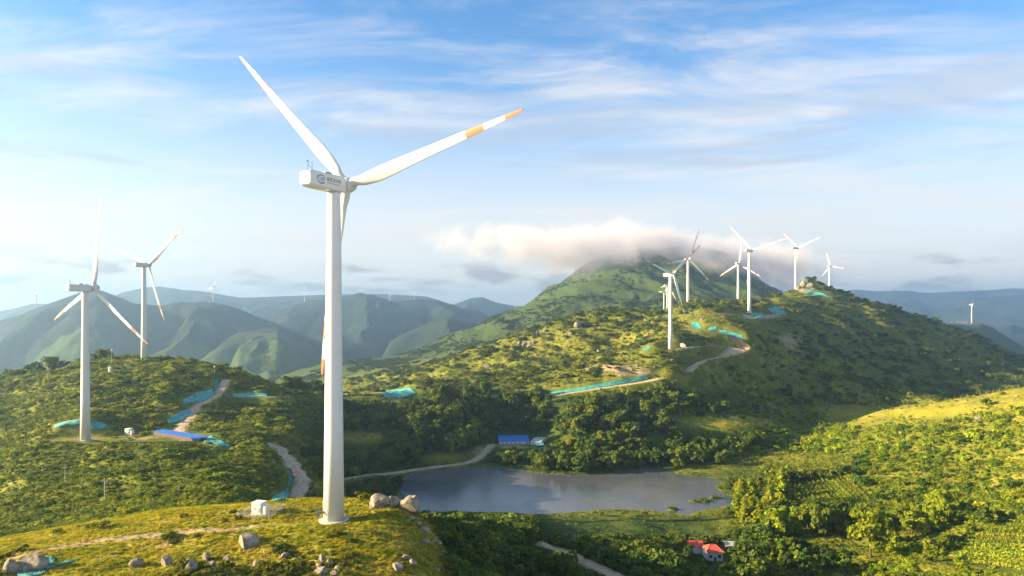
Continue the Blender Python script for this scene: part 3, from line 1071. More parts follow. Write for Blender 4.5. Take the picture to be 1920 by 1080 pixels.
for k, (a_, b_, Y_, yw, ti, co_, ph, s_, lb) in enumerate(TUR):
    if k == 0:
        t_ = make_turbine(lb, "wind turbines along the hills")
        proto = t_
    else:
        t_ = copy_tree(proto); t_['label'] = lb
    X_ = px2w(a_, Y_)
    zb = ZC - (b_ - YH) * Y_ / F
    zg = float(ground(X_, Y_))
    set_turbine(t_, (X_, Y_, min(zb, zg + .3) if k > 1 else zg - .1), yw, R(ti), R(co_), R(ph), s_)
    if k > 1 and zg < zb - 1:
        t_.location.z = zb
# far ones: column, row of hub, row of base, distance
FART = [
 (1672, 546, 577, 1900, 60, 95, "small white wind turbine on the far shoulder right of the ridge summit"),
 (1822, 570, 605, 2560, 140, 80, "dark looking wind turbine on the blue flat topped hill beyond the ridge"),
 (1575, 543, 556, 3300, 60, 40, "tiny turbine showing over the ridge, nearer the rocky summit of a tiny pair"),
 (1586, 537, 557, 3300, 70, 100, "tiny turbine showing over the ridge, taller of a tiny pair"),
 (1437, 510, 540, 2460, 80, 90, "faint thin turbine on the cloud mountain's falling shoulder"),
 (68, 553, 582, 3500, 30, 90, "faint turbine on the long slope of the blue peak beyond the scrub hill"),
 (400, 538, 568, 3500, 20, 75, "faint turbine on the small knob of the blue range behind the hill turbines"),
 (571, 547, 569, 4600, 30, 88, "faint turbine just before the big tower on the pale green spur"),
 (677, 546, 564, 4600, 30, 30, "faint turbine on the highest top of the blue range behind the big tower"),
 (731, 552, 566, 4600, 30, 95, "faint turbine between two tops of the blue range"),
 (777, 549, 563, 4600, 30, 60, "faint turbine on the long blue back sloping to the clouded mountain"),
 (707, 571, 581, 4400, 30, 80, "very small turbine on the front face of the blue range"),
]
for a_, hb, bs, Y_, yw, ph, lb in FART:
    t_ = copy_tree(proto); t_['label'] = lb; t_['group'] = "far wind turbines on the blue ranges"
    for ch in list(t_.children):
        if ch.name.split('.')[0] in ('foundation',):
            bpy.data.objects.remove(ch)
    # stand on the terrain near that distance
    ys = np.linspace(Y_ - 260, Y_ + 260, 60)
    xs = px2w(a_, ys)
    zs = ground(xs, ys)
    rows = YH + (ZC - zs) * F / ys
    i = int(np.argmin(np.abs(rows - bs)))
    y_ = float(ys[i]); zg = float(zs[i])
    h = (bs - hb) * y_ / F
    set_turbine(t_, (float(xs[i]), y_, zg - .5), yw, R(2), R(3), R(ph), max(h, 30) / HUB_H)


# ---------------------------------------------------------------- netting, sheds, houses
def drape(name, top, bot, label, cat, mat, n=40, m=10, lift=.45, group=None, ymin=118):
    def samp(pl, t):
        s = t * (len(pl) - 1); i = min(int(s), len(pl) - 2); w = s - i
        return (pl[i][0] * (1 - w) + pl[i + 1][0] * w, pl[i][1] * (1 - w) + pl[i + 1][1] * w)
    vs, fs, dep = [], [], []
    for i in range(n):
        a = samp(top, i / (n - 1)); b = samp(bot, i / (n - 1))
        for k in range(m):
            w = k / (m - 1)
            jx = .06 * math.sin(i * 1.7 + k) if 0 < k < m - 1 else 0
            p = at(a[0] * (1 - w) + b[0] * w, a[1] * (1 - w) + b[1] * w + jx, ymin)
            vs.append(p)
    ok = [v for v in vs if v is not None]
    if not ok:
        return None
    med = sorted(v.y for v in ok)[len(ok) // 2]
    vs = [v if v is not None and abs(v.y - med) < .35 * med else None for v in vs]
    last = next(v for v in vs if v is not None)
    for i in range(len(vs)):
        if vs[i] is None: vs[i] = last.copy()
        else: last = vs[i]
    vv = []
    for i, v in enumerate(vs):
        k = i % m
        bump_ = lift * (1.0 + .38 * math.sin(i * 1.9 + k * 1.1) * math.sin(i * .83 + 1)) if 0 < k < m - 1 else lift * .6
        vv.append((v.x, v.y, v.z + bump_))
    for i in range(n - 1):
        for k in range(m - 1):
            fs.append((i * m + k, (i + 1) * m + k, (i + 1) * m + k + 1, i * m + k + 1))
    o_ = mesh_obj(name, vv, fs, mat, smooth=False)
    tag(o_, label, cat, group)
    return o_


G_N = "teal nets spread over dug slopes"
NETS = [
 ([(100,798),(125,791),(152,787)], [(103,803),(127,798),(152,797)], "narrow teal netting on the bank by the pad of the scrub hill turbine"),
 ([(168,794),(182,792),(200,797)], [(169,805),(185,805),(200,803)], "teal netting heap just behind the scrub hill turbine tower"),
 ([(342,751),(370,737),(398,730)], [(345,757),(375,754),(400,743)], "long turquoise netting on the bank above the winding hill road"),
 ([(313,788),(340,772),(357,766)], [(316,795),(340,790),(358,778)], "turquoise netting on the lower bend of the winding hill road"),
 ([(403,714),(406,711),(409,710)], [(402,732),(406,731),(411,727)], "small turquoise netting at the top end of the winding hill road"),
 ([(436,739),(470,737),(500,739)], [(437,744),(470,745),(500,744)], "thin turquoise netting strip along the level side road"),
 ([(714,737),(735,732),(768,727)], [(722,745),(750,747),(780,738)], "bright turquoise netting spread on the saddle beyond the big tower"),
 ([(1030,736),(1090,727),(1150,715),(1212,705)], [(1040,740),(1100,731),(1160,721),(1216,711)], "longest turquoise netting, laid beside the straight road below the ridge"),
 ([(1293,607),(1302,604),(1311,606)], [(1300,616),(1308,617),(1316,617)], "teal netting at the upper end of the ridge road"),
 ([(1327,617),(1335,613),(1343,612)], [(1329,622),(1336,621),(1343,618)], "small teal netting second along the ridge road from its upper end"),
 ([(1347,618),(1372,623),(1393,630)], [(1350,625),(1374,630),(1394,637)], "long teal netting on the outer bend of the ridge road"),
 ([(1404,588),(1416,587),(1428,588)], [(1410,595),(1420,596),(1434,595)], "teal netting at the foot of the ridge crest turbine"),
 ([(1440,579),(1455,575),(1471,583)], [(1445,586),(1458,588),(1474,591)], "teal netting mound beside the ridge crest turbine pad"),
 ([(1505,543),(1520,545),(1546,551)], [(1511,548),(1525,552),(1554,558)], "teal netting below the rocky summit of the ridge"),
 ([(1205,653),(1210,652),(1219,650)], [(1206,657),(1212,657),(1220,654)], "small pale teal netting at the pad of the lowest ridge turbine"),
 ([(541,893),(545,891),(550,890)], [(540,912),(544,909),(549,904)], "upright teal netting beside the valley road behind the knoll"),
 ([(512,933),(528,925),(541,915)], [(510,942),(528,942),(542,931)], "teal netting heap where the valley road meets the knoll"),
 ([(383,824),(397,817),(404,822),(430,834)], [(382,832),(397,831),(408,836),(430,839)], "pale mint netting at the end of the long blue roof"),
 ([(78,1047),(92,1044),(104,1046)], [(79,1058),(90,1062),(101,1058)], "small turquoise sheet behind the boulder at the edge of the knoll track"),
 ([(28,1072),(60,1067),(82,1061)], [(34,1082),(58,1084),(84,1076)], "crumpled mint sheet in front of the boulder by the knoll track"),
 ([(84,1066),(110,1058),(146,1050)], [(86,1069),(112,1061),(146,1052)], "thin turquoise strip lying in the grass beside the knoll track"),
]
for top, bot, lb in NETS:
    drape("netting", top, bot, lb, "netting", M_NET, group=G_N, lift=.35 if top[0][1] > 1000 else .6)


def shed(name, label, cat, p0, p1, depth, wall_h, roof_h, m_wall, m_roof, over=.4, mono=False):
    """a long building whose near long wall runs from p0 to p1; depth goes away from the camera"""
    a = Vector((p0[0], p0[1], 0)); b = Vector((p1[0], p1[1], 0))
    L = (b - a).length
    z0 = min(float(ground(a.x, a.y)), float(ground(b.x, b.y))) - .6
    zb = max(float(ground(a.x, a.y)), float(ground(b.x, b.y)))
    h = wall_h + (zb - z0)
    root = empty(name, (a.x, a.y, z0), math.atan2(b.y - a.y, b.x - a.x))
    tag(root, label, cat)
    bm = bmesh.new(); add_box(bm, L / 2, depth / 2, h / 2, L, depth, h)
    bm_obj("wall", bm, m_wall, root)
    o_, t_ = over, .18
    if mono:
        prof = [(-o_, h + .03), (depth + o_, h + roof_h), (depth + o_, h + roof_h + t_), (-o_, h + t_ + .03)]
    else:
        prof = [(-o_, h + .03 - o_ * .2), (depth / 2, h + roof_h), (depth + o_, h + .03 - o_ * .2), (depth + o_, h + t_ - o_ * .2), (depth / 2, h + roof_h + t_), (-o_, h + t_ - o_ * .2)]
    n = len(prof)
    vs = [(-o_, y, z) for y, z in prof] + [(L + o_, y, z) for y, z in prof]
    fs = [tuple(range(n))[::-1], tuple(n + i for i in range(n))] + [(i, (i + 1) % n, n + (i + 1) % n, n + i) for i in range(n)]
    mesh_obj("roof", vs, fs, m_roof, root)
    if not mono:      # gable infill
        vs = [(.003, 0, h), (.003, depth, h), (.003, depth / 2, h + roof_h), (L - .003, 0, h), (L - .003, depth, h), (L - .003, depth / 2, h + roof_h)]
        mesh_obj("gable", vs, [(0, 2, 1), (3, 4, 5)], m_wall, root)
    return root, L, h


def win(root, x, z, w, h, depth=.0, name="window", mat=None, y=0.0):
    bm = bmesh.new(); add_box(bm, x, y - .02, z, w, .08, h)
    return bm_obj(name, bm, mat or M_GLASS, root)


# long low blue roofed shelter by the scrub hill road
a_ = at(288, 815); b_ = at(372, 829)
r_, L_, h_ = shed("long_shelter", "long low shelter with bright blue sheet roof and maroon side below the scrub hill", "shed", (a_.x, a_.y), (b_.x, b_.y), 5.0, 1.5, .8, M_MAROON, M_BLUE, mono=True)
# blue roofed shed with its pale annex near the lake
c_ = at(950, 833)
bx, by = px2w(950, c_.y), c_.y
r_, L_, h_ = shed("farm_shed", "large farm shed with bright blue roof near the far lake shore", "shed", (px2w(936, by), by), (px2w(992, by), by + 1), 21, 2.2, 1.2, M_WALLW, M_BLUE, mono=True)
for k in range(5):
    win(r_, 3 + k * 3.6, h_ - 1.3, 1.2, .8)
win(r_, L_ - 1.8, h_ - 1.5, 1.8, 2.0, name="door", mat=M_CYAN)
r_, L_, h_ = shed("storage_barn", "narrow pale grey roofed barn adjoining the blue farm shed", "barn", (px2w(994.5, by) , by - .5), (px2w(1013, by - 4), by - 3), 24, 2.0, 1.0, M_WALLW, M_GREYROOF)
for k in range(2):
    win(r_, 2 + k * 3.2, h_ - 1.1, 1.0, .8)
r_, L_, h_ = shed("pump_shed", "tiny teal roofed shed at the near corner of the grey barn", "shed", (px2w(1006, by - 9), by - 9), (px2w(1019, by - 9), by - 8.6), 5.0, 1.5, .9, M_MAROON, M_CYAN, mono=True)
# red roofed farmhouse : hipped main block, white lower wing, low red side wing
def hip_house(label, px_, py_, w, d, h, rh, rz=0.0, wing=None):
    g = at(px_, py_)
    root = empty("farmhouse", (g.x, g.y, g.z - .3), rz)
    tag(root, label, "house")
    bm = bmesh.new(); add_box(bm, 0, d / 2, h / 2, w, d, h)
    bm_obj("wall", bm, M_WALLW, root)
    ov = .5
    vs = [(-w / 2 - ov, -ov, h + .02), (w / 2 + ov, -ov, h + .02), (w / 2 + ov, d + ov, h + .02), (-w / 2 - ov, d + ov, h + .02), (-w * .16, d / 2, h + rh), (w * .16, d / 2, h + rh)]
    fs = [(0, 1, 5, 4), (1, 2, 5), (2, 3, 4, 5), (3, 0, 4), (3, 2, 1, 0)]
    rf = mesh_obj("roof", vs, fs, M_REDROOF, root)
    v, f = join(tube([(-w * .16, d / 2, h + rh), (w * .16, d / 2, h + rh)], [.16, .16], 6), *[tube([vs[i], vs[j]], [.14, .14], 6) for i, j in ((0, 4), (3, 4), (1, 5), (2, 5))])
    mesh_obj("ridge_tile", v, f, M_REDROOF, rf)
    for x in (-w * .28, w * .28):
        fr = win(root, x, h * .55, 1.3, 1.3)
        bm = bmesh.new()
        add_box(bm, x, -.03, h * .55 - .72, 1.6, .16, .1); add_box(bm, x, -.03, h * .55 + .72, 1.6, .16, .1)
        bm_obj("window_frame", bm, M_CONC, fr)
    dr = win(root, 0, 1.1, 1.1, 2.1, name="door", mat=M_MAROON)
    return root, g


r_, g_ = hip_house("farmhouse with hipped red tile roof and tall white front wall among dark trees", 1341, 1052, 7.2, 8.0, 4.4, 2.3)
g2 = at(1308, 1044)
shed("side_house", "low red roofed side building half hidden by trees beside the farmhouse", "house", (g2.x - 4.5, g2.y + 4), (g2.x + 4.0, g2.y + 4), 7, 3.0, 1.8, M_WALLW, M_REDROOF)
g3 = at(1376, 1036)
r_, L_, h_ = shed("open_shelter", "low dark roofed open shelter beside the farmhouse yard", "shelter", (g3.x - 2.5, g3.y + 4), (g3.x + 3, g3.y + 4), 6, 2.0, 1.2, M_MAROON, M_GREYROOF)


# transformer boxes with fence
def transformer(px_, py_, s, label, fence=False):
    g = at(px_, py_)
    root = empty("transformer_box", (g.x, g.y, g.z - .15), R(-14))
    tag(root, label, "transformer")
    bm = bmesh.new(); add_box(bm, 0, 0, .2, 4.2 * s, 2.8 * s, .5); bm_obj("plinth", bm, M_CONC, root)
    bm = bmesh.new(); add_box(bm, -.55 * s, 0, .45 + 1.35 * s, 2.6 * s, 2.4 * s, 2.7 * s, .06); bm_obj("cabinet", bm, M_WHITE, root)
    bm = bmesh.new(); add_box(bm, 1.4 * s, 0, .45 + 1.0 * s, 1.29 * s, 2.0 * s, 2.0 * s, .05); bm_obj("side_cabinet", bm, M_WHITE, root)
    bm = bmesh.new(); add_box(bm, -.55 * s, 0, .48 + 2.76 * s, 2.9 * s, 2.7 * s, .14, .03); bm_obj("lid", bm, M_WALLW, root)
    bm = bmesh.new(); add_box(bm, -.95 * s, -1.22 * s, .45 + 1.25 * s, .5 * s, .06, .6 * s); add_box(bm, .2 * s, -1.22 * s, .45 + 1.0 * s, .6 * s, .06, 1.1 * s)
    bm_obj("vent", bm, M_GREYROOF, root)
    if fence:
        fr = empty("wire_fence", (g.x, g.y, g.z), R(-14))
        tag(fr, "low grey wire fence around the white transformer on the knoll", "fence")
        hx, hy = 4.3, 3.1
        cs = [(-hx, -hy), (0, -hy), (hx, -hy), (hx, 0), (hx, hy), (0, hy), (-hx, hy), (-hx, 0)]
        P = []
        for x, y in cs:
            w = Matrix.Rotation(R(-14), 3, 'Z') @ Vector((x, y, 0))
            P.append(Vector((x, y, float(ground(g.x + w.x, g.y + w.y)) - g.z)))
        for p in P:
            v, f = tube([p - Vector((0, 0, .3)), p + Vector((0, 0, 1.7))], [.05, .05], 6)
            mesh_obj("post", v, f, M_GREYROOF, fr)
        parts = []
        for i in range(8):
            a, b = P[i], P[(i + 1) % 8]
            for hgt in np.linspace(.15, 1.6, 8):
                parts.append(tube([a + Vector((0, 0, hgt)), b + Vector((0, 0, hgt))], [.014, .014], 4))
            for w in np.linspace(.06, .94, 14):
                q = a.lerp(b, w)
                parts.append(tube([q + Vector((0, 0, .1)), q + Vector((0, 0, 1.65))], [.012, .012], 4))
        v, f = join(*parts)
        mesh_obj("wire_mesh", v, f, M_GREYROOF, fr)
    return root


transformer(489, 964, .95, "white transformer cabinet inside a wire fence on the knoll", True)
transformer(243, 815, 1.15, "white transformer box on the pad beside the scrub hill turbine")
transformer(1280, 651, 1.4, "tiny white box near the foot of the lowest ridge turbine")
g_ = at(207, 697)
root = empty("water_tank", (g_.x, g_.y, g_.z - .2)); tag(root, "small white tank in the scrub near the thin mast", "tank")
v, f = lathe([(1.5, 0), (1.5, 3.4), (1.2, 3.9), (.4, 4.2)], 20); mesh_obj("tank_body", v, f, M_WALLW, root)
v, f = lathe([(.35, 4.15), (.35, 4.5), (.1, 4.55)], 12); mesh_obj("cap", v, f, M_GREYROOF, root)


def mast(px_, py_, top, label, name="mast", cat="mast", arms=True, wood=False, r=.14):
    g = at(px_, py_)
    h = (py_ - top) * g.y / F
    root = empty(name, (g.x, g.y, g.z - .3)); tag(root, label, cat)
    v, f = tube([(0, 0, 0), (0, 0, h + .3)], [r, r * .65], 8); mesh_obj("pole", v, f, M_WOODPOST if wood else M_GREYROOF, root, smooth=True)
    if arms:
        bm = bmesh.new(); add_box(bm, 0, 0, h - .8, 2.0, .12, .14); bm_obj("crossarm", bm, M_WOODPOST if wood else M_GREYROOF, root)
        for x in (-.8, 0, .8):
            v, f = lathe([(.05, 0), (.08, .08), (.04, .16), (.07, .26), (.02, .3)], 10)
            o_ = mesh_obj("insulator", v, f, M_WALLW, root); o_.location = (x, 0, h - .73)
    else:
        bm = bmesh.new(); add_box(bm, 0, 0, h - .2, .9, .9, 1.3, .05); bm_obj("instrument_box", bm, M_WHITE, root)
        bm = bmesh.new(); add_box(bm, 0, 0, h * .6, 1.6, .1, .1); bm_obj("bracket", bm, M_GREYROOF, root)
    return root


mast(209, 684, 655, "thin grey mast with a white box on top, on the scrub hill skyline", arms=False)
mast(196, 938, 896, "thin pale utility pole standing in the scrub slope", "utility_pole", "pole")
mast(122, 905, 872, "thin pale utility pole higher up the scrub slope", "utility_pole", "pole", r=.1)
mast(336, 929, 907, "short brown wooden pole in the scrub slope", "wooden_post", "post", arms=True, wood=True, r=.2)
mast(1400, 1062, 1040, "slim utility pole by the farmhouse yard", "utility_pole", "pole")
mast(402, 706, 686, "thin mast on the shaded shoulder above the hill road", arms=False, r=.1)

# fence along the crest of the grassy hill
root = None
pts = [(1790, 757.5), (1802, 755), (1814, 753), (1826, 751), (1838, 749), (1850, 747), (1862, 745), (1874, 743), (1886, 741.5), (1898, 740), (1910, 739), (1922, 738)]
for k, (a_, b_) in enumerate(pts):
    Yc = np.interp(a_, [1800, 1920], [520, 480])
    ys = np.linspace(Yc - 60, Yc + 60, 80); zs = ground(px2w(a_, ys), ys); i = int(np.argmin(YH + (ZC - zs) * F / ys))
    x, y, z = px2w(a_, ys[i]), ys[i], zs[i]
    if root is None:
        root = empty("post_fence", (x, y, z)); tag(root, "row of wooden fence posts along the yellow grass hilltop", "fence"); o0 = Vector((x, y, z)); prev = None
    q = Vector((x, y, z)) - o0
    v, f = tube([q - Vector((0, 0, .4)), q + Vector((random.uniform(-.1, .1), 0, 1.9 + random.uniform(-.3, .4)))], [.17, .14], 6)
    mesh_obj("post", v, f, M_WOODPOST, root)
    if prev is not None:
        for hgt in (.8, 1.5):
            v, f = tube([prev + Vector((0, 0, hgt)), q + Vector((0, 0, hgt))], [.025, .025], 4)
            mesh_obj("wire", v, f, M_DARK, root)
    prev = q


# ---------------------------------------------------------------- rocks
def rock_mesh(seed, sub=3, cuts=7):
    rg = np.random.default_rng(seed)
    bm = bmesh.new()
    bmesh.ops.create_icosphere(bm, subdivisions=sub, radius=1.0)
    dirs = rg.normal(size=(cuts, 3)); dirs /= np.linalg.norm(dirs, axis=1)[:, None]
    offs = rg.uniform(.5, .85, cuts)
    for v in bm.verts:
        c = np.array(v.co)
        for d_, o_ in zip(dirs, offs):
            e = c @ d_ - o_
            if e > 0: c = c - d_ * e * .92
        c = c * (1 + .05 * math.sin(5 * c[0] + seed) * math.cos(4 * c[1]) + .035 * math.sin(11 * c[2] + 7 * c[0]))
        v.co = c
    me = bpy.data.meshes.new("boulder"); bm.to_mesh(me); bm.free()
    me.materials.append(M_ROCK)
    return me


RM = [rock_mesh(s, 3, 6 + s % 4) for s in range(8)]


def boulder(px_, py_, w, h, label, name="boulder", cat="boulder", d=None, group=None, rz=None, k=None, ymin=118):
    g = at(px_, py_, ymin)
    if g is None: return None
    s = g.y / F
    o_ = bpy.data.objects.new(name, RM[(k if k is not None else random.randrange(8))])
    col.objects.link(o_)
    W_, H_ = w * s / 2, h * s / 2
    o_.location = (g.x, g.y + W_ * .5, g.z + H_ * .42)
    o_.scale = (W_ * .98, (d or w) * s / 2, H_ * 1.25)
    o_.rotation_euler = (random.uniform(-.2, .2), random.uniform(-.2, .2), rz if rz is not None else random.uniform(0, .6))
    tag(o_, label, cat, group)
    return o_


BO = [
 (461, 1026, 46, 30, "rounded boulder alone in the yellow grass in front of the transformer"),
 (708, 950, 52, 26, "broad flat boulder at the back edge of the knoll"),
 (737, 950, 28, 24, "pale sunlit boulder between the two large boulders at the knoll edge"),
 (768, 962, 44, 40, "dark grey dome boulder at the edge of the knoll above the lake"),
 (699, 955, 16, 9, "small pale stone in front of the broad flat boulder"),
 (50, 1074, 56, 34, "big dark boulder beside the track with turquoise sheets"),
 (18, 1078, 34, 36, "upright dark boulder split off the big one by the track"),
 (252, 1064, 28, 18, "pale block of stone alone in grass between track and stone heaps"),
 (310, 1062, 24, 24, "tan pointed rock at the start of the front stone heap"),
 (352, 1063, 24, 16, "grey slab leaning in the front stone heap"),
 (356, 1074, 28, 20, "pale flat slab, lowest of the front stone heap"),
 (385, 1052, 18, 22, "brown rock behind the front stone heap"),
 (394, 1066, 18, 16, "round light stone at the end of the front stone heap"),
 (424, 1052, 14, 12, "small brown rock in grass near the lone rounded boulder"),
 (480, 1063, 18, 14, "small square pale stone in the middle of the front grass"),
 (532, 1048, 20, 12, "white flat stone in the front grass below the tower"),
 (552, 1055, 14, 11, "little grey stone beside the white flat stone"),
 (602, 1052, 16, 14, "dark stone on top of the pale stone pile below the tower"),
 (616, 1064, 16, 18, "tall cream stone in the pale stone pile below the tower"),
 (598, 1066, 18, 14, "cream stone on the near side of the pale stone pile"),
 (600, 1080, 32, 18, "broad pale slab at the foot of the stone pile below the tower"),
 (625, 1080, 15, 12, "small white stone at the end of the stone pile below the tower"),
 (634, 1069, 20, 9, "flat grey stone just past the stone pile below the tower"),
 (760, 1050, 18, 11, "grey stone in the bushes at the falling edge of the knoll"),
 (744, 1070, 24, 19, "pale rounded stone in the bushes at the falling edge of the knoll"),
 (772, 1060, 20, 12, "brown stone beside the pale rounded stone"),
 (770, 975, 16, 8, "flat white rock at the top of the eroded knoll edge"),
 (784, 985, 16, 9, "white rock second along the eroded knoll edge"),
 (795, 996, 22, 11, "long white rock lowest along the eroded knoll edge"),
 (797, 1020, 18, 11, "tan stone on the dark slope below the white rocks"),
 (822, 1022, 14, 9, "small grey stone on the dark slope by the tan stone"),
 (607, 944, 7, 4, "tiny stone beside the tower's back side"),
 (318, 999, 5, 5, "tiny white stone beside the track"),
]
for k, b_ in enumerate(BO):
    boulder(*b_, k=k % 8)
G_O = "rocks cropping out on the ridge"
OUT = [
 (962, 658, 12, 10, "squat tan rock at the low end of the ridge outcrop"), (975, 651, 14, 14, "tall tan rock in the ridge outcrop"), (984, 650, 14, 10, "broad rock in the middle of the ridge outcrop"),
 (995, 650, 16, 10, "dark cleft rock in the middle of the ridge outcrop"), (1002, 646, 12, 9, "brown rock past the cleft rock of the outcrop"), (1008, 630, 10, 12, "upright rock on the crest above the outcrop"),
 (1022, 622, 10, 8, "low rock on the crest higher than the upright rock"), (1083, 613, 16, 12, "rock at the top of the outcrop ridge before the shadow"), (1070, 628, 10, 8, "rock below the top of the outcrop ridge"),
 (1123, 661, 14, 8, "brown rock alone on the bright grass slope"), (912, 690, 16, 9, "tan rock low on the flank below the outcrop"), (1005, 668, 10, 7, "lone rock under the outcrop in grass"),
 (1498, 542, 10, 10, "tan rock at the near side of the ridge summit"), (1508, 536, 14, 12, "largest brown rock on the ridge summit"), (1520, 538, 12, 10, "pale rock at the far side of the ridge summit"), (1514, 532, 8, 6, "small dark rock topping the ridge summit"),
 (1838, 786, 14, 8, "pale rock on the yellow green hillside under the fence"), (1850, 783, 8, 6, "small rock beside the pale rock under the fence"), (1907, 744, 8, 5, "small rock in yellow grass by the fence posts"),
 (1228, 690, 8, 5, "small rock on the bare patch above the straight road"), (1195, 688, 10, 6, "tan rock on the bare patch above the straight road"), (1316, 600, 7, 5, "small pale rock below the ridge crest turbines"), (1210, 601, 6, 5, "small tan rock on the grassy crest"),
]
for b_ in OUT:
    boulder(*b_, name="rock", cat="rock", group=G_O)

#@@VEG@@

# ---------------------------------------------------------------- plants
def leaf_quads(C, Nrm, size, rg, bend=.25):
    """one bent leaf-clump quad per centre"""
    n = len(C)
    Nrm = Nrm + rg.normal(size=(n, 3)) * .55
    Nrm /= np.linalg.norm(Nrm, axis=1)[:, None] + 1e-9
    a = np.cross(Nrm, rg.normal(size=(n, 3))); a /= np.linalg.norm(a, axis=1)[:, None] + 1e-9
    b = np.cross(Nrm, a)
    s = (size * rg.uniform(.6, 1.35, n))[:, None]
    v = np.stack([C - a * s - b * s * .55, C + a * s * .8 - b * s * .75 + Nrm * s * bend, C + a * s + b * s * .6, C - a * s * .75 + b * s * .8 + Nrm * s * bend], 1).reshape(-1, 3)
    f = np.arange(n * 4).reshape(n, 4)
    return v, f


def shell_points(lobes, n, rg, lo=.62):
    """points on the outer shells of the lobes (x, y, z, rx, rz)"""
    lobes = np.array(lobes, float)
    w = lobes[:, 3] ** 2; w /= w.sum()
    k = rg.choice(len(lobes), n, p=w)
    d = rg.normal(size=(n, 3)); d /= np.linalg.norm(d, axis=1)[:, None]
    d[:, 2] = np.where(d[:, 2] < -.35, -d[:, 2], d[:, 2])
    r = rg.uniform(lo, 1.0, n) ** .7
    L = lobes[k]
    C = L[:, :3] + d * r[:, None] * np.stack([L[:, 3], L[:, 3], L[:, 4]], 1)
    return C, d


def crown_mesh(name, lobes, n, size, seed, mat, lo=.62):
    rg = np.random.default_rng(seed)
    C, d = shell_points(lobes, n, rg, lo)
    v, f = leaf_quads(C, d, size, rg)
    me = bpy.data.meshes.new(name)
    me.from_pydata(v.tolist(), [], f.tolist())
    me.materials.append(mat)
    return me


def shrub_lobes(seed, h=.9):
    rg = np.random.default_rng(seed)
    L = [(0, 0, .30 * h, .42, .40 * h)]
    for k in range(6):
        a = rg.uniform(0, 6.28); r = rg.uniform(.2, .42)
        L.append((r * math.cos(a), r * math.sin(a), rg.uniform(.2, .55) * h, rg.uniform(.18, .30), rg.uniform(.18, .32) * h))
    return L


def proto(name, me):
    o_ = bpy.data.objects.new(name, me)
    return o_


SHR = [proto("shrub", crown_mesh("shrub", shrub_lobes(s), 150, .085, 100 + s, M_FOL)) for s in range(5)]


def wood_lobes(seed):
    rg = np.random.default_rng(seed)
    L = [(0, 0, .55, .36, .40)]
    for k in range(9):
        a = rg.uniform(0, 6.28); r = rg.uniform(.18, .36)
        L.append((r * math.cos(a), r * math.sin(a), rg.uniform(.3, .92), rg.uniform(.15, .26), rg.uniform(.14, .24)))
    return L


WOO = [proto("wood_crown", crown_mesh("wood_crown", wood_lobes(s), 260, .068, 200 + s, M_FOL)) for s in range(5)]


def tuft_mesh(seed):
    rg = np.random.default_rng(seed)
    vs, fs = [], []
    for k in range(26):
        a = rg.uniform(0, 6.28); r = rg.uniform(0, .5); x, y = r * math.cos(a), r * math.sin(a)
        h = rg.uniform(.5, 1.0); b = rg.uniform(0, 6.28); w = rg.uniform(.05, .09)
        lx, ly = rg.normal(0, .28, 2)
        o_ = len(vs)
        vs += [(x - w * math.cos(b), y - w * math.sin(b), -.05), (x + w * math.cos(b), y + w * math.sin(b), -.05), (x + lx * .5 + w * .6 * math.cos(b), y + ly * .5 + w * .6 * math.sin(b), h * .6), (x + lx, y + ly, h)]
        fs += [(o_, o_ + 1, o_ + 2), (o_, o_ + 2, o_ + 3)]
    me = bpy.data.meshes.new("grass_tuft"); me.from_pydata(vs, [], fs); me.materials.append(M_GRASS)
    return me


TUF = [proto("grass_tuft", tuft_mesh(s)) for s in range(4)]


def scatter(name, P, rot, scl, tint, protos, label, cat):
    me = bpy.data.meshes.new(name)
    n = len(P)
    me.vertices.add(n)
    me.vertices.foreach_set('co', P.astype(np.float32).ravel())
    for nm, arr in (('rot', rot), ('scl', scl)):
        a_ = me.attributes.new(nm, 'FLOAT_VECTOR', 'POINT'); a_.data.foreach_set('vector', arr.astype(np.float32).ravel())
    a_ = me.attributes.new('tint', 'FLOAT_COLOR', 'POINT'); a_.data.foreach_set('color', np.concatenate([tint, np.ones((n, 1))], 1).astype(np.float32).ravel())
    a_ = me.attributes.new('idx', 'INT', 'POINT'); a_.data.foreach_set('value', rng.integers(0, len(protos), n).astype(np.int32))
    o_ = bpy.data.objects.new(name, me)
    col.objects.link(o_)
    g = bpy.data.node_groups.new(name, 'GeometryNodeTree')
    g.interface.new_socket('Geometry', in_out='INPUT', socket_type='NodeSocketGeometry')
    g.interface.new_socket('Geometry', in_out='OUTPUT', socket_type='NodeSocketGeometry')
    T = NT(g)
    gi = T.new('NodeGroupInput'); go = T.new('NodeGroupOutput')
    jn = T.new('GeometryNodeJoinGeometry')
    for p in protos:
        oi = T.new('GeometryNodeObjectInfo', {'Object': p})
        gti = T.new('GeometryNodeGeometryToInstance')
        T.l.new(oi.outputs['Geometry'], gti.inputs[0])
        T.l.new(gti.outputs[0], jn.inputs[0])
    na = lambda nm, ty: T.new('GeometryNodeInputNamedAttribute', {'Name': nm}, data_type=ty).outputs['Attribute']
    iop = T.new('GeometryNodeInstanceOnPoints', {'Points': gi.outputs[0], 'Instance': jn.outputs[0], 'Pick Instance': True, 'Instance Index': na('idx', 'INT'),
                                                 'Scale': na('scl', 'FLOAT_VECTOR')})
    er = T.new('FunctionNodeEulerToRotation', {0: na('rot', 'FLOAT_VECTOR')})
    T.l.new(er.outputs[0], iop.inputs['Rotation'])
    T.l.new(iop.outputs[0], go.inputs[0])
    md = o_.modifiers.new('scatter', 'NODES'); md.node_group = g
    tag(o_, label, cat, kind='stuff')
    return o_


def cells(px, v):
    i = np.clip(np.searchsorted(gpx, px), 0, len(gpx) - 1); j = np.clip(np.searchsorted(gv, v), 0, len(gv) - 1)
    return j, i


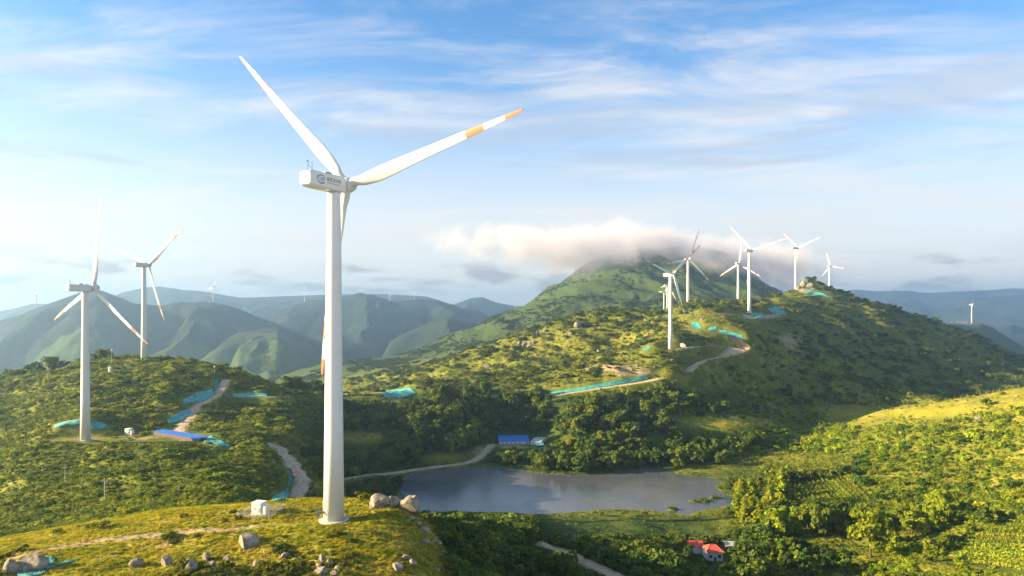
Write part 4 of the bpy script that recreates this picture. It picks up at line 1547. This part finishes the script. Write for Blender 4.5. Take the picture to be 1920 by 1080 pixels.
EXCL = []      # (x, y, radius) kept free of shrubs
for nm in ("farmhouse", "side_house", "open_shelter", "farm_shed", "storage_barn", "pump_shed", "long_shelter", "transformer_box", "water_tank"):
    for o_ in list(bpy.data.objects):
        if o_.name.split('.')[0] == nm and o_.parent is None:
            bb = [c_.matrix_basis @ Vector(q) for c_ in o_.children if c_.type == 'MESH' for q in c_.bound_box]
            mx = Matrix.Translation(o_.location) @ o_.rotation_euler.to_matrix().to_4x4()
            bb = [mx @ q for q in bb]
            lo_ = Vector((min(q.x for q in bb), min(q.y for q in bb))); hi_ = Vector((max(q.x for q in bb), max(q.y for q in bb)))
            EXCL.append((lo_.x - 2, lo_.y - 6, hi_.x + 2, hi_.y + 1))
for t_, r_ in ((main_t, 4), ):
    EXCL.append((t_.location.x - r_, t_.location.y - r_, t_.location.x + r_, t_.location.y + r_))
for px_, py_, Y_, r_ in PADS[1:4]:
    X_ = px2w(px_, Y_); EXCL.append((X_ - r_ * .8, Y_ - r_ * .8, X_ + r_ * .8, Y_ + r_ * .8))
net_m = np.zeros(Z.shape, bool)
for o_ in bpy.data.objects:
    if o_.name.startswith('netting'):
        v_ = np.array([v.co[:] for v in o_.data.vertices])
        j, i = cells(960 + F * v_[:, 0] / v_[:, 1], np.log(v_[:, 1]))
        for dj in (-2, -1, 0, 1, 2):
            for di in (-1, 0, 1):
                net_m[np.clip(j + dj, 0, Z.shape[0] - 1), np.clip(i + di, 0, Z.shape[1] - 1)] = True

# ---- what must stay in sight: lake, roads, netting, roofs (rows of the photograph, quarter size)
CLR = np.zeros((270, 480), bool)
qx, qy = np.meshgrid(np.arange(480) * 4 + 2.0, np.arange(270) * 4 + 2.0)
CLR |= inside(qx, qy, LAKE_PX) | inside(qx, qy, [(1490, 908), (1580, 890), (1640, 938), (1510, 938)]) | inside(qx, qy, [(1806, 1018), (1850, 985), (1930, 968), (1930, 1070), (1850, 1062), (1800, 1042)])
for nm, pl, wd in ROADS:
    d_, _ = seg_dist(qx, qy * 1.6, [(a_, b_ * 1.6) for a_, b_ in pl]); CLR |= d_ < 5
for top, bot, lb in NETS:
    CLR |= inside(qx, qy, [(a_, b_ - 2) for a_, b_ in top] + [(a_, b_ + 2) for a_, b_ in bot[::-1]])
for x0, y0, x1, y1 in [(926,806,1024,838),(282,802,380,832),(1298,1026,1362,1044),(1338,1044,1360,1056),(470,938,522,970),(1030,808,1048,822),(606,900,652,985),(140,780,180,824),(236,806,256,822),(1020,966,1370,1000),(900,838,1000,846),(1384,852,1560,868),(650,806,712,830),(792,848,870,866),(1290,784,1490,802),(1560,766,1760,790),(1440,846,1575,868),(1290,868,1420,892),(560,738,800,746)]:
    CLR |= (qx > x0) & (qx < x1) & (qy > y0) & (qy < y1)


def hides(px_, row, top, hw):
    """does a plant spanning row..top at this column cover something that must stay in sight"""
    out = np.zeros(px_.shape, bool)
    for t_ in np.linspace(.15, 1, 7):
        y_ = row + (top - row) * t_
        for o_ in (-.6, 0, .6):
            i_ = np.clip(((px_ + o_ * hw) / 4).astype(int), 0, 479); j_ = np.clip((y_ / 4).astype(int), 0, 269)
            out |= CLR[j_, i_]
    return out


N = 420000
cpxs = rng.uniform(-140, 2060, N); cvs = rng.uniform(math.log(128), math.log(1330), N)
J, I = cells(cpxs, cvs)
cy = np.exp(cvs); cx = (cpxs - 960) / F * cy
cz = ground(cx, cy)
vis = VIS[J, I]; rowp = ROWS[J, I]; dr_ = dry[J, I]; sl_ = soil[J, I]; wd_ = wood[J, I]
free = (road_d[J, I] > 1.2) & (lake_d[J, I] > 2.0) & ~net_m[J, I] & (track_d[J, I] > 1.5)
for x0, y0, x1, y1 in EXCL:
    free &= ~((cx > x0) & (cx < x1) & (cy > y0) & (cy < y1))


def bare_top(px_, row_, y_):
    c_ = np.interp(px_, [1560, 1700, 1800, 1920, 2060], [780, 772, 759, 740, 718])
    return (px_ > 1560) & (y_ < 760) & (y_ > 380) & (row_ < c_ + 16 + 8 * np.sin(px_ / 23.0))


ok = vis & free & ~(bare_top(cpxs, rowp, cy) & (rng.uniform(size=N) < .97))
FIELD = [(1473, 905), (1580, 887), (1642, 940), (1498, 944)]
FIELD2 = [(1800, 1018), (1850, 982), (1930, 965), (1930, 1072), (1850, 1066), (1795, 1044)]
STD = inside(cpxs, rowp, [(1372,968),(1392,900),(1432,884),(1480,896),(1560,950),(1640,965),(1660,1050),(1590,1062),(1520,1020),(1400,1020),(1380,990)]) | inside(cpxs, rowp, [(1675,1000),(1715,955),(1780,955),(1800,1000),(1740,1020)]) | inside(cpxs, rowp, [(1705,1060),(1750,1028),(1800,1030),(1800,1075),(1720,1075)]) | inside(cpxs, rowp, [(1440,870),(1530,845),(1610,865),(1560,890)])
FLD = inside(cpxs, rowp, FIELD) | inside(cpxs, rowp, FIELD2)
nz = fbm(cx / 26, cy / 30, 4, 301); nz2 = fbm(cx / 9, cy / 9, 3, 302); nzl = fbm(cx / 110, cy / 120, 3, 303)
is_kn = kn[J, I] > .4
zone_left = (cpxs < 640) & (cy > 176) & (cy < 640) & (cz > 62)
zone_right = (cpxs > 1380) & (cy < 760) & ~(wd_ > .6)
zone_slope = (cpxs + (cy - 150) * .8 > 815) & (cpxs < 1420) & (cy < 385)
zone_ridge = (cy > 660) & ~zone_right
zone_val = ~(zone_left | zone_right | zone_slope | zone_ridge | is_kn)
u = rng.uniform(size=N)


def col_mix(t, a, b):
    t = np.clip(t, 0, 1)[:, None]
    return np.array(a) * (1 - t) + np.array(b) * t


def emit(name, keep, s_px, s_lo, s_hi, hgt, tint, protos, label, cat, sink=.05):
    k = np.nonzero(keep)[0]
    s = np.clip(s_px[k] * cy[k] / F, s_lo, s_hi) * np.exp(rng.normal(0, .42, len(k)))
    h = s * hgt[k] * rng.uniform(.75, 1.25, len(k))
    bad = hides(cpxs[k], rowp[k], rowp[k] - h * F / cy[k], s * F / cy[k]) & (rng.uniform(size=len(k)) < .997)
    k, s, h = k[~bad], s[~bad], h[~bad]
    P = np.stack([cx[k], cy[k], cz[k] - sink * h], 1)
    rot = np.stack([rng.normal(0, .08, len(k)), rng.normal(0, .08, len(k)), rng.uniform(0, 6.28, len(k))], 1)
    scl = np.stack([s, s, h], 1)
    print(name, len(k))
    return scatter(name, P, rot, scl, tint[k], protos, label, cat)


one = np.ones(N)
jit = rng.uniform(-.35, .35, N)
# scrub on the near hill
p = (.20 + .55 * sstep(-.22, .25, nz) ) * (1 - .75 * np.clip(dr_ * 1.2, 0, 1)) * (1 - .85 * sl_)
tint = col_mix(.5 + 1.0 * nz2 + jit + .3 * nzl, (.065, .110, .014), (.250, .275, .022))
emit("hill_scrub", ok & zone_left & ~is_kn & (u < p * .38), 8 * one, .9, 3.6, .62 * one, tint, SHR, "dense yellow green bushes covering the scrub hill beyond the knoll", "scrub")
# bushes on the grassy hill to the right
p = (.30 + .55 * sstep(-.25, .2, nz)) * (1 - .8 * np.clip(dr_ * 1.1, 0, 1)) * (1 - .8 * sl_)
tint = col_mix(.45 + 1.1 * nz2 + jit + .7 * nzl, (.045, .095, .010), (.255, .31, .014))
emit("hillside_bushes", ok & zone_right & ~FLD & ~STD & (u < p * .36), 8 * one, .9, 4.0, .9 * one, tint, SHR, "bright yellow green bushes covering the slope below the post fence", "bushes")
# scrub on the far ridge
p = (.10 + .65 * sstep(-.10, .28, nz + .35 * nzl)) * (1 - .7 * np.clip(dr_, 0, 1)) * (1 - .8 * sl_) * (.55 + .6 * wd_)
tint = col_mix(.4 + .8 * nz2 + jit, (.038, .068, .015), (.14, .16, .026))
emit("ridge_scrub", ok & zone_ridge & (u < p * .5), 8 * one, 1.5, 6.0, .7 * one, tint, SHR, "dark green scrub scattered over the long ridge with the turbine row", "scrub")
# thicket below the knoll
p = .8 * (1 - .8 * sl_)
tint = col_mix(.35 + .9 * nz2 + jit, (.040, .075, .014), (.13, .17, .02))
keep = ok & zone_slope & ~is_kn & (u < p * .34) & ~((rowp < 1003) & (rowp > 962) & (cpxs > 1020) & (cpxs < 1400) & (cy > 340))
emit("slope_thicket", keep, 20 * one, 1.8, 5.0, .85 * one, tint, SHR + WOO, "dark green thicket filling the shaded slope between the knoll and the lake", "thicket")
# woods of the valley
p = (.35 + .5 * sstep(-.3, .2, nz)) * (1 - np.clip(dr_ * 1.5, 0, 1)) * (1 - .9 * sl_) * (lake_d[J, I] > 6)
tint = col_mix(.35 + .8 * nz2 + jit + .2 * nzl, (.042, .080, .015), (.15, .19, .022))
emit("valley_woods", ok & zone_val & (u < p * .20), 14 * one, 2.5, 7.0, 1.0 * one, tint, WOO, "dense green woods filling the valley behind the lake", "woods")
# tufts of taller grass and low growth between the bushes
N3 = 260000
tpx = rng.uniform(-140, 2060, N3); tv = rng.uniform(math.log(180), math.log(1250), N3)
jt, it = cells(tpx, tv); ty = np.exp(tv); tx = (tpx - 960) / F * ty
kt = VIS[jt, it] & (road_d[jt, it] > .8) & (lake_d[jt, it] > 1.5) & ~net_m[jt, it] & (kn[jt, it] < .3) & (rng.uniform(size=N3) < (1 - .9 * soil[jt, it]) * np.where((tpx < 640) | (tpx > 1380) | (ty > 640), .55, .2) * (1 - .8 * wood[jt, it]) * (1 - .8 * np.clip(dry[jt, it] * 1.2 - .4, 0, 1)) * ~(inside(tpx, ROWS[jt, it], FIELD) | inside(tpx, ROWS[jt, it], FIELD2)))
for x0, y0, x1, y1 in EXCL:
    kt &= ~((tx > x0) & (tx < x1) & (ty > y0) & (ty < y1))
kt &= ~(bare_top(tpx, ROWS[jt, it], ty) & (rng.uniform(size=N3) < .85))
tpx, tx, ty, jt, it = tpx[kt], tx[kt], ty[kt], jt[kt], it[kt]
tn = fbm(tx / 14, ty / 16, 3, 811)
s = np.clip(rng.uniform(2.5, 5.5, len(tx)) * ty / F, .4, 2.6)
tt = col_mix(.5 + .9 * tn + rng.uniform(-.4, .4, len(tx)), (.08, .13, .012), (.255, .28, .022))
scatter("undergrowth", np.stack([tx, ty, ground(tx, ty) - .05], 1), np.stack([np.zeros(len(tx))] * 2 + [rng.uniform(0, 6.28, len(tx))], 1), np.stack([s, s, s * .75], 1), tt, SHR, "low grassy undergrowth between the bushes of the hills", "undergrowth")
# bushes on the clouded mountain and the near spurs
N2 = 60000
mpx = rng.uniform(480, 1560, N2); mv = rng.uniform(math.log(1320), math.log(2750), N2)
jm, im = cells(mpx, mv); my = np.exp(mv); mxx = (mpx - 960) / F * my
n_a = fbm(mxx / 120, my / 200, 4, 801); n_b = fbm(mxx / 35, my / 45, 2, 802)
km = VIS[jm, im] & (rng.uniform(size=N2) < .55 * sstep(-.15, .3, n_a + .4 * n_b))
mxx, my, n_b = mxx[km], my[km], n_b[km]
s = rng.uniform(4, 11, len(my)); 
tint_m = col_mix(.4 + .8 * n_b + rng.uniform(-.3, .3, len(my)), (.022, .042, .014), (.065, .088, .022))
scatter("mountain_scrub", np.stack([mxx, my, ground(mxx, my) - .4], 1), np.stack([np.zeros(len(my))] * 2 + [rng.uniform(0, 6.28, len(my))], 1), np.stack([s, s, s * .6], 1), tint_m, SHR, "dark green scrub dotting the flanks of the cloud capped mountain", "scrub")
# low bushes and meadow growth
p = .10 + .3 * sstep(.0, .35, nz)
tint = col_mix(.5 + nz2 + jit, (.040, .075, .012), (.095, .12, .02))
emit("meadow_growth", ok & ((zone_val & (dr_ > .25)) | (zone_right & (dr_ > .3)) | ((lake_d[J, I] < 14) & (lake_d[J, I] > 1))) & (u < p * .30), 6 * one, .6, 2.0, .7 * one, tint, SHR, "low green growth on the meadows and banks around the lake", "meadow plants")
# bushes at the rim of the knoll
p = (.02 + .55 * sstep(1035, 1078, rowp + 16 * nz) + .45 * sstep(790, 850, cpxs + (rowp - 1000) * -.1)) * sstep(-.1, .25, nz)
tint = col_mix(.55 + .9 * nz2 + jit, (.05, .075, .010), (.17, .165, .014))
emit("knoll_bushes", ok & is_kn & (u < p * .35), 14 * one, .8, 2.2, .75 * one, tint, SHR, "low yellow green bushes among the stones at the near rim of the knoll", "bushes")
# grass of the knoll
M = 60000
gx_ = rng.uniform(-190, 40, M); gy_ = rng.uniform(122, 225, M)
jj, ii = cells(960 + F * gx_ / gy_, np.log(gy_))
kk = (kn[jj, ii] > .25) & VIS[jj, ii] & (rng.uniform(size=M) > 1.2 * kp[jj, ii]) & (rng.uniform(size=M) > .75 * np.exp(-(track_d[jj, ii] / 1.6) ** 2) * 1.2) & (np.hypot(gx_ - main_t.location.x, gy_ - 160) > 3.7)
gx_, gy_ = gx_[kk], gy_[kk]
gz_ = ground(gx_, gy_)
g1 = fbm(gx_ / 7, gy_ / 7, 3, 401); g2_ = fbm(gx_ / 2.2, gy_ / 2.2, 2, 402)
tint = col_mix(.5 + .9 * g1 + .5 * g2_, (.12, .15, .009), (.36, .31, .02))
dryb = np.clip(fbm(gx_ / 14, gy_ / 10, 3, 403) * 1.6 - .1, 0, .8)[:, None]
tint = tint * (1 - dryb) + np.array((.42, .31, .09)) * dryb
s = rng.uniform(.35, .8, len(gx_)); h = s * rng.uniform(.4, .85, len(gx_))
scatter("grass", np.stack([gx_, gy_, gz_], 1), np.stack([np.zeros(len(gx_))] * 2 + [rng.uniform(0, 6.28, len(gx_))], 1), np.stack([s, s, h], 1), tint, TUF, "yellow green grass covering the knoll around the big turbine", "grass")
print("grass", len(gx_))

# ---------------------------------------------------------------- single trees
TM = {
 'dark': foliage_mat("tree_dark", (.045, .085, .016), False, .25),
 'mid': foliage_mat("tree_mid", (.10, .15, .018), False, .30),
 'bright': foliage_mat("tree_bright", (.235, .275, .014), False, .38),
 'pop': foliage_mat("tree_poplar", (.17, .21, .015), False, .35),
}


def trunk_mesh(seed, h=.5, r=.022, limbs=4):
    rg = np.random.default_rng(seed)
    parts = [tube([(0, 0, -.04), (rg.normal(0, .008), 0, h * .5), (rg.normal(0, .015), rg.normal(0, .015), h), (rg.normal(0, .02), rg.normal(0, .02), h * 1.5)], [r * 1.3, r, r * .7, r * .3], 7)]
    for k in range(limbs):
        a = k * 6.28 / max(limbs, 1) + rg.uniform(-.4, .4); z = h * rg.uniform(.55, 1.0); l = rg.uniform(.16, .28)
        parts.append(tube([(0, 0, z), (l * .5 * math.cos(a), l * .5 * math.sin(a), z + l * .45), (l * math.cos(a), l * math.sin(a), z + l * 1.1)], [r * .5, r * .35, r * .15], 5))
    v, f = join(*parts)
    me = bpy.data.meshes.new("trunk"); me.from_pydata(v, [], f); me.materials.append(M_BARK)
    return me


def round_lobes(seed, wide=.34):
    rg = np.random.default_rng(seed)
    L = [(0, 0, .58, wide * .7, .28)]
    for k in range(15):
        a = rg.uniform(0, 6.28); z = rg.uniform(.20, .92)
        env = wide * math.sqrt(max(.06, 1 - ((z - .52) / .46) ** 2))
        r = env * rg.uniform(.45, 1.0)
        L.append((r * math.cos(a), r * math.sin(a), z, rg.uniform(.08, .155), rg.uniform(.07, .12)))
    return L


def column_lobes(seed):
    rg = np.random.default_rng(seed)
    L = []
    for k in range(13):
        z = .10 + .84 * k / 12; w = .125 * math.sin(math.pi * min(1, (z * .95 + .06))) ** .7
        a = rg.uniform(0, 6.28)
        L.append((w * .55 * math.cos(a), w * .55 * math.sin(a), z, max(.035, w * rg.uniform(.7, 1.05)), .085))
    return L


TRUNKS = [trunk_mesh(s) for s in range(4)]
STEMS = [trunk_mesh(10 + s, .35, .016, 0) for s in range(2)]
CROWN = {}
for kind_, mt in TM.items():
    CROWN['round', kind_] = [crown_mesh("crown", round_lobes(s), 1150, .048, 300 + s, mt, .5) for s in range(4)]
    CROWN['column', kind_] = [crown_mesh("crown", column_lobes(s), 360, .036, 320 + s, mt, .45) for s in range(3)]


def tree(name, px_, py_, hpx, shape, kind_, label, group=None, wide=1.0, cat="tree", yr=None):
    g = at(px_, py_) if yr is None else at(px_, py_, *yr)
    if g is None: return None
    if g.z < LZ + .05 and 380 < g.y < 560: return None
    if px_ != 806:
        for _ in range(4):
            if hides(np.array([px_]), np.array([py_]), np.array([py_ - hpx]), hpx * .3)[0]: hpx *= .75
        if hides(np.array([px_]), np.array([py_]), np.array([py_ - hpx]), hpx * .3)[0]: return None
    h = hpx * g.y / F
    root = empty(name, (g.x, g.y, g.z - .1), random.uniform(0, 6.28))
    root.scale = (h * wide, h * wide, h)
    tag(root, label, cat, group)
    for nm, me in (("trunk", random.choice(TRUNKS if shape == 'round' else STEMS)), ("crown", random.choice(CROWN[shape, kind_]))):
        o_ = bpy.data.objects.new(nm, me); col.objects.link(o_); o_.parent = root
    return root


def stand(n, poly, h0, h1, shape, kinds, name, label, group, wide=(.85, 1.2), mind=4.0, yr=None):
    xs = [p_[0] for p_ in poly]; ys = [p_[1] for p_ in poly]
    got = []; tries = 0
    while len(got) < n and tries < n * 60:
        tries += 1
        x, y = random.uniform(min(xs), max(xs)), random.uniform(min(ys), max(ys))
        if not bool(inside(np.array([x]), np.array([y]), poly)[0]): continue
        if any(abs(x - a) < mind and abs(y - b) < mind * .6 for a, b in got): continue
        g = at(x, y)
        if g is None: continue
        if any(x0 < g.x < x1 and y0 - 3 < g.y < y1 for x0, y0, x1, y1 in EXCL): continue
        got.append((x, y))
        tree(name, x, y, random.uniform(h0, h1), shape, random.choice(kinds), label, group, random.uniform(*wide), yr=yr)


stand(46, [(1375,965),(1395,905),(1430,890),(1470,900),(1490,930),(1500,975),(1440,1000),(1385,985)], 38, 56, 'column', ['pop', 'bright', 'pop'], "poplar_tree", "slender yellow green poplar in the stand at the near end of the lake meadow", "poplars at the end of the lake", (1.0, 1.5), 5)
stand(24, [(1395,985),(1500,975),(1560,965),(1600,985),(1560,1012),(1430,1016),(1395,1005)], 42, 62, 'round', ['bright', 'pop', 'mid'], "leafy_tree", "leafy yellow green tree in front of the poplar stand", "leafy trees in front of the poplars", (.8, 1.1), 9)
stand(30, [(1190,868),(1300,858),(1420,846),(1425,854),(1310,868),(1200,876)], 24, 34, 'column', ['pop', 'mid', 'mid'], "poplar_tree", "small poplar in the row edging the far meadow of the lake", "poplar row beyond the lake", (1.2, 1.7), 5)
stand(34, [(980,862),(1040,850),(1120,838),(1185,850),(1190,878),(1110,888),(1020,884),(985,876)], 26, 38, 'round', ['mid', 'pop', 'dark', 'mid'], "leafy_tree", "rounded tree on the wooded headland of the far lake shore", "trees of the wooded headland", (.85, 1.15), 9)
stand(14, [(915,852),(930,838),(985,845),(985,866),(930,868)], 20, 28, 'round', ['mid', 'bright', 'pop'], "leafy_tree", "small yellow green tree between the farm shed and the lake", "trees between shed and lake", (.9, 1.2), 7)
stand(18, [(835,856),(850,822),(880,806),(905,812),(890,842),(860,862)], 24, 34, 'round', ['bright', 'pop', 'bright', 'mid'], "leafy_tree", "bright yellow green tree on the bank left of the shed's dirt lane", "bright trees beside the dirt lane", (.7, 1.0), 7)
stand(20, [(760,862),(770,830),(830,815),(845,838),(830,866),(780,872)], 26, 36, 'round', ['dark', 'mid', 'dark'], "leafy_tree", "dark green tree in the grove above the dam road", "dark grove above the dam road", (.85, 1.1), 9)
stand(26, [(648,935),(650,912),(740,903),(800,912),(806,945),(760,938),(700,932)], 24, 36, 'round', ['dark', 'dark', 'mid'], "leafy_tree", "dark green tree between the knoll's back edge and the dam", "dark trees behind the knoll", (.9, 1.2), 8)
tree("cypress_tree", 806, 944, 58, 'column', 'dark', "single tall dark cypress standing against the lake water", None, 1.1)
stand(14, [(815,975),(900,966),(1020,968),(1010,990),(900,985),(830,988)], 20, 32, 'round', ['bright', 'mid', 'bright'], "leafy_tree", "yellow topped tree along the near lake shore beside the knoll", "yellow trees of the near shore", (.9, 1.25), 12)
stand(14, [(1040,1012),(1150,1004),(1255,1008),(1250,1026),(1100,1024),(1045,1022)], 26, 38, 'round', ['bright', 'bright', 'pop'], "leafy_tree", "bright yellow tree in the line between lake meadow and lower woods", "bright tree line by the meadow", (.8, 1.15), 12)
stand(8, [(1255,1024),(1290,1010),(1350,1008),(1345,1024),(1290,1030)], 30, 42, 'column', ['bright', 'pop'], "poplar_tree", "bright narrow tree behind the farmhouse yard", "narrow trees behind the farmhouse", (1.3, 1.8), 9)
tree("leafy_tree", 1632, 1046, 94, 'round', 'bright', "large spreading yellow green tree, biggest of all, on the dark lower slope", None, 1.05)
tree("leafy_tree", 1660, 1020, 58, 'round', 'mid', "duller green tree just behind the largest spreading tree", None, 1.0)
stand(12, [(1680,985),(1720,960),(1775,965),(1790,995),(1740,1008),(1690,1000)], 34, 50, 'round', ['bright', 'bright', 'pop'], "leafy_tree", "golden green tree in the clump uphill from the largest tree", "golden clump uphill", (.85, 1.15), 14)
stand(12, [(1715,1052),(1760,1030),(1850,1050),(1840,1072),(1740,1068)], 26, 42, 'column', ['bright', 'pop'], "poplar_tree", "small pointed bright tree beside the lower crop field", "pointed trees by the crop field", (1.4, 1.9), 10)
stand(16, [(1380,1075),(1395,1040),(1480,1030),(1580,1040),(1590,1078)], 26, 40, 'round', ['dark', 'mid', 'dark'], "leafy_tree", "dark tree on the shaded lower slope right of the farmhouse", "dark trees beside the farmhouse", (.9, 1.2), 16)
stand(14, [(1265,1076),(1270,1050),(1318,1054),(1330,1082),(1290,1086)], 26, 38, 'round', ['dark', 'mid', 'dark'], "leafy_tree", "dark tree just below the red roofed side building", "dark trees below the side building", (.9, 1.15), 9)
stand(12, [(1410,1045),(1500,1035),(1520,1062),(1420,1066)], 22, 32, 'column', ['mid', 'bright', 'dark'], "poplar_tree", "thin young tree scattered on the shaded slope", "young trees on the shaded slope", (1.2, 1.7), 14)
stand(10, [(1450,870),(1530,850),(1600,868),(1560,888),(1480,884)], 18, 30, 'column', ['pop', 'mid'], "poplar_tree", "small poplar on the sunlit meadow above the tea rows", "poplars on the sunlit meadow", (1.2, 1.7), 12)
# little islands with bushes in the lake
for k, (a_, b_, w_, lb) in enumerate([(1313, 940, 13, "small green islet with a little tree at the shallow end of the lake"), (1262, 956, 7, "tiny dark green islet close to the near lake shore"), (1340, 934, 8, "flat muddy islet by the far bank of the shallow end")]):
    y_ = (ZC - LZ) * F / (b_ - YH); x_ = px2w(a_, y_)
    root = empty("islet", (x_, y_, LZ - .2)); tag(root, lb, "islet")
    v, f = lathe([(w_ * .62, -.5), (w_ * .5, .35), (w_ * .3, .6), (.2, .7)], 18)
    v = [(x * (1 + .2 * math.sin(3 * math.atan2(y, x) + k)), y * .5 * (1 + .2 * math.cos(2 * math.atan2(y, x))), z) for x, y, z in v]
    mesh_obj("bank", v, f, M_TERR, root, smooth=True)
    rg = np.random.default_rng(k)
    L = [(rg.uniform(-.4, .4) * w_, rg.uniform(-.15, .15) * w_, .9, w_ * .15, .9) for _ in range(7)]
    o_ = bpy.data.objects.new("shrub", crown_mesh("shrub", L, 260, .45, 500 + k, TM['mid'])); col.objects.link(o_); o_.parent = root


# ---------------------------------------------------------------- crop rows
def hedge(name, line, w, h, label, group, seed, dens=9, mat=None):
    P = [at(*p_) for p_ in line]
    P = [p_ for p_ in P if p_ is not None]
    if len(P) < 2: return
    rg = np.random.default_rng(seed)
    Q = []
    for a, b in zip(P, P[1:]):
        L = (b - a).length
        if L > 60: return
        n = max(2, int(L * dens))
        t = rg.uniform(0, 1, n)
        ax = (b - a).normalized(); sd_ = Vector((ax.y, -ax.x, 0))
        ang = rg.uniform(-.2, math.pi + .2, n); r = rg.uniform(.75, 1.05, n)
        base = np.array(a)[None] + np.outer(t, np.array(b - a))
        gz = ground(base[:, 0], base[:, 1])
        base[:, 2] = gz
        off = np.outer(np.cos(ang) * r * w / 2, np.array(sd_)) + np.outer(np.sin(ang) * r * h, (0, 0, 1))
        d = np.outer(np.cos(ang), np.array(sd_)) + np.outer(np.sin(ang), (0, 0, 1))
        Q.append((base + off, d))
    C = np.concatenate([q[0] for q in Q]); d = np.concatenate([q[1] for q in Q])
    o0 = C.mean(0)
    v, f = leaf_quads(C - o0, d, .32 * max(w, h) / 1.6, rg)
    me = bpy.data.meshes.new(name); me.from_pydata(v.tolist(), [], f.tolist()); me.materials.append(mat or TM['pop'])
    o_ = bpy.data.objects.new(name, me); o_.location = o0; col.objects.link(o_)
    tag(o_, label, "crop row", group)


FIELD = [(1473, 905), (1580, 887), (1642, 940), (1498, 944)]
k = 0
for s in np.arange(1405, 1640, 10.0):
    line = []
    for t in np.linspace(0, 1, 26):
        x = s + 62 * t; y = 886 + 60 * t
        if bool(inside(np.array([x]), np.array([y]), FIELD)[0]): line.append((x, y))
    if len(line) >= 5:
        hedge("tea_row", line, 2.0, 1.5, "clipped green hedge row running downhill in the small terraced field", "hedge rows of the small field", 600 + k); k += 1
FIELD2 = [(1800, 1018), (1850, 982), (1930, 965), (1930, 1072), (1850, 1066), (1795, 1044)]
for s in np.arange(940, 1090, 7.5):
    line = []
    for t in np.linspace(0, 1, 30):
        x = 1780 + 160 * t; y = s + 16 * t + 3.5 * math.sin(t * 5 + s * .05) + random.uniform(-.6, .6)
        if bool(inside(np.array([x]), np.array([y]), FIELD2)[0]): line.append((x, y))
    if len(line) >= 4:
        hedge("crop_row", line, 1.7, 1.1, "low bright green crop row in the field at the lower corner", "rows of the lower crop field", 700 + k, 10, TM['bright']); k += 1


# ---------------------------------------------------------------- cloud lying on the mountain
def cap_cloud():
    m, t = new_mat("cap_cloud")
    co = t.new('ShaderNodeTexCoord').outputs['Object']
    s = t.new('ShaderNodeSeparateXYZ', {0: co})
    x, y, z = s.outputs
    pos = t.new('ShaderNodeNewGeometry').outputs['Position']
    n = t.noise(pos, .0085, 9, .64, .4)
    nl = t.noise(pos, .0024, 3, .5)
    # falloff: soft ellipsoid, unit box coordinates
    ex = t.math('POWER', t.math('ABSOLUTE', x), 2.2)
    top = t.math('MULTIPLY_ADD', nl, 1.1, .30)
    zz = t.math('DIVIDE', z, t.math('MAXIMUM', top, .2))
    ez = t.math('POWER', t.math('ABSOLUTE', t.math('MINIMUM', zz, 4.0)), 2.0)
    ey = t.math('POWER', t.math('ABSOLUTE', y), 2.0)
    r = t.math('ADD', t.math('ADD', ex, ez), ey)
    d = t.math('ADD', t.math('SUBTRACT', .95, r), t.math('MULTIPLY_ADD', n, 3.2, -1.6))
    dens = t.math('MULTIPLY', t.ramp(d, .0, 1.1), .0125)
    pv_ = t.new('ShaderNodeVolumePrincipled', {'Color': (.72, .70, .78, 1), 'Density': dens, 'Anisotropy': .0})
    t.new('ShaderNodeOutputMaterial', {'Volume': pv_.outputs[0]})
    bm = bmesh.new(); bmesh.ops.create_cube(bm, size=2.0)
    o_ = bm_obj("cloud", bm, m)
    Y_ = 2370
    o_.location = (px2w(1200, Y_), Y_, ZC + (YH - 478) * Y_ / F)
    o_.scale = (760, 240, 132)
    o_.rotation_euler = (0, R(5.0), R(-6))
    tag(o_, "grey and cream cloud bank lying over the top of the green mountain", "cloud", kind='stuff')


cap_cloud()
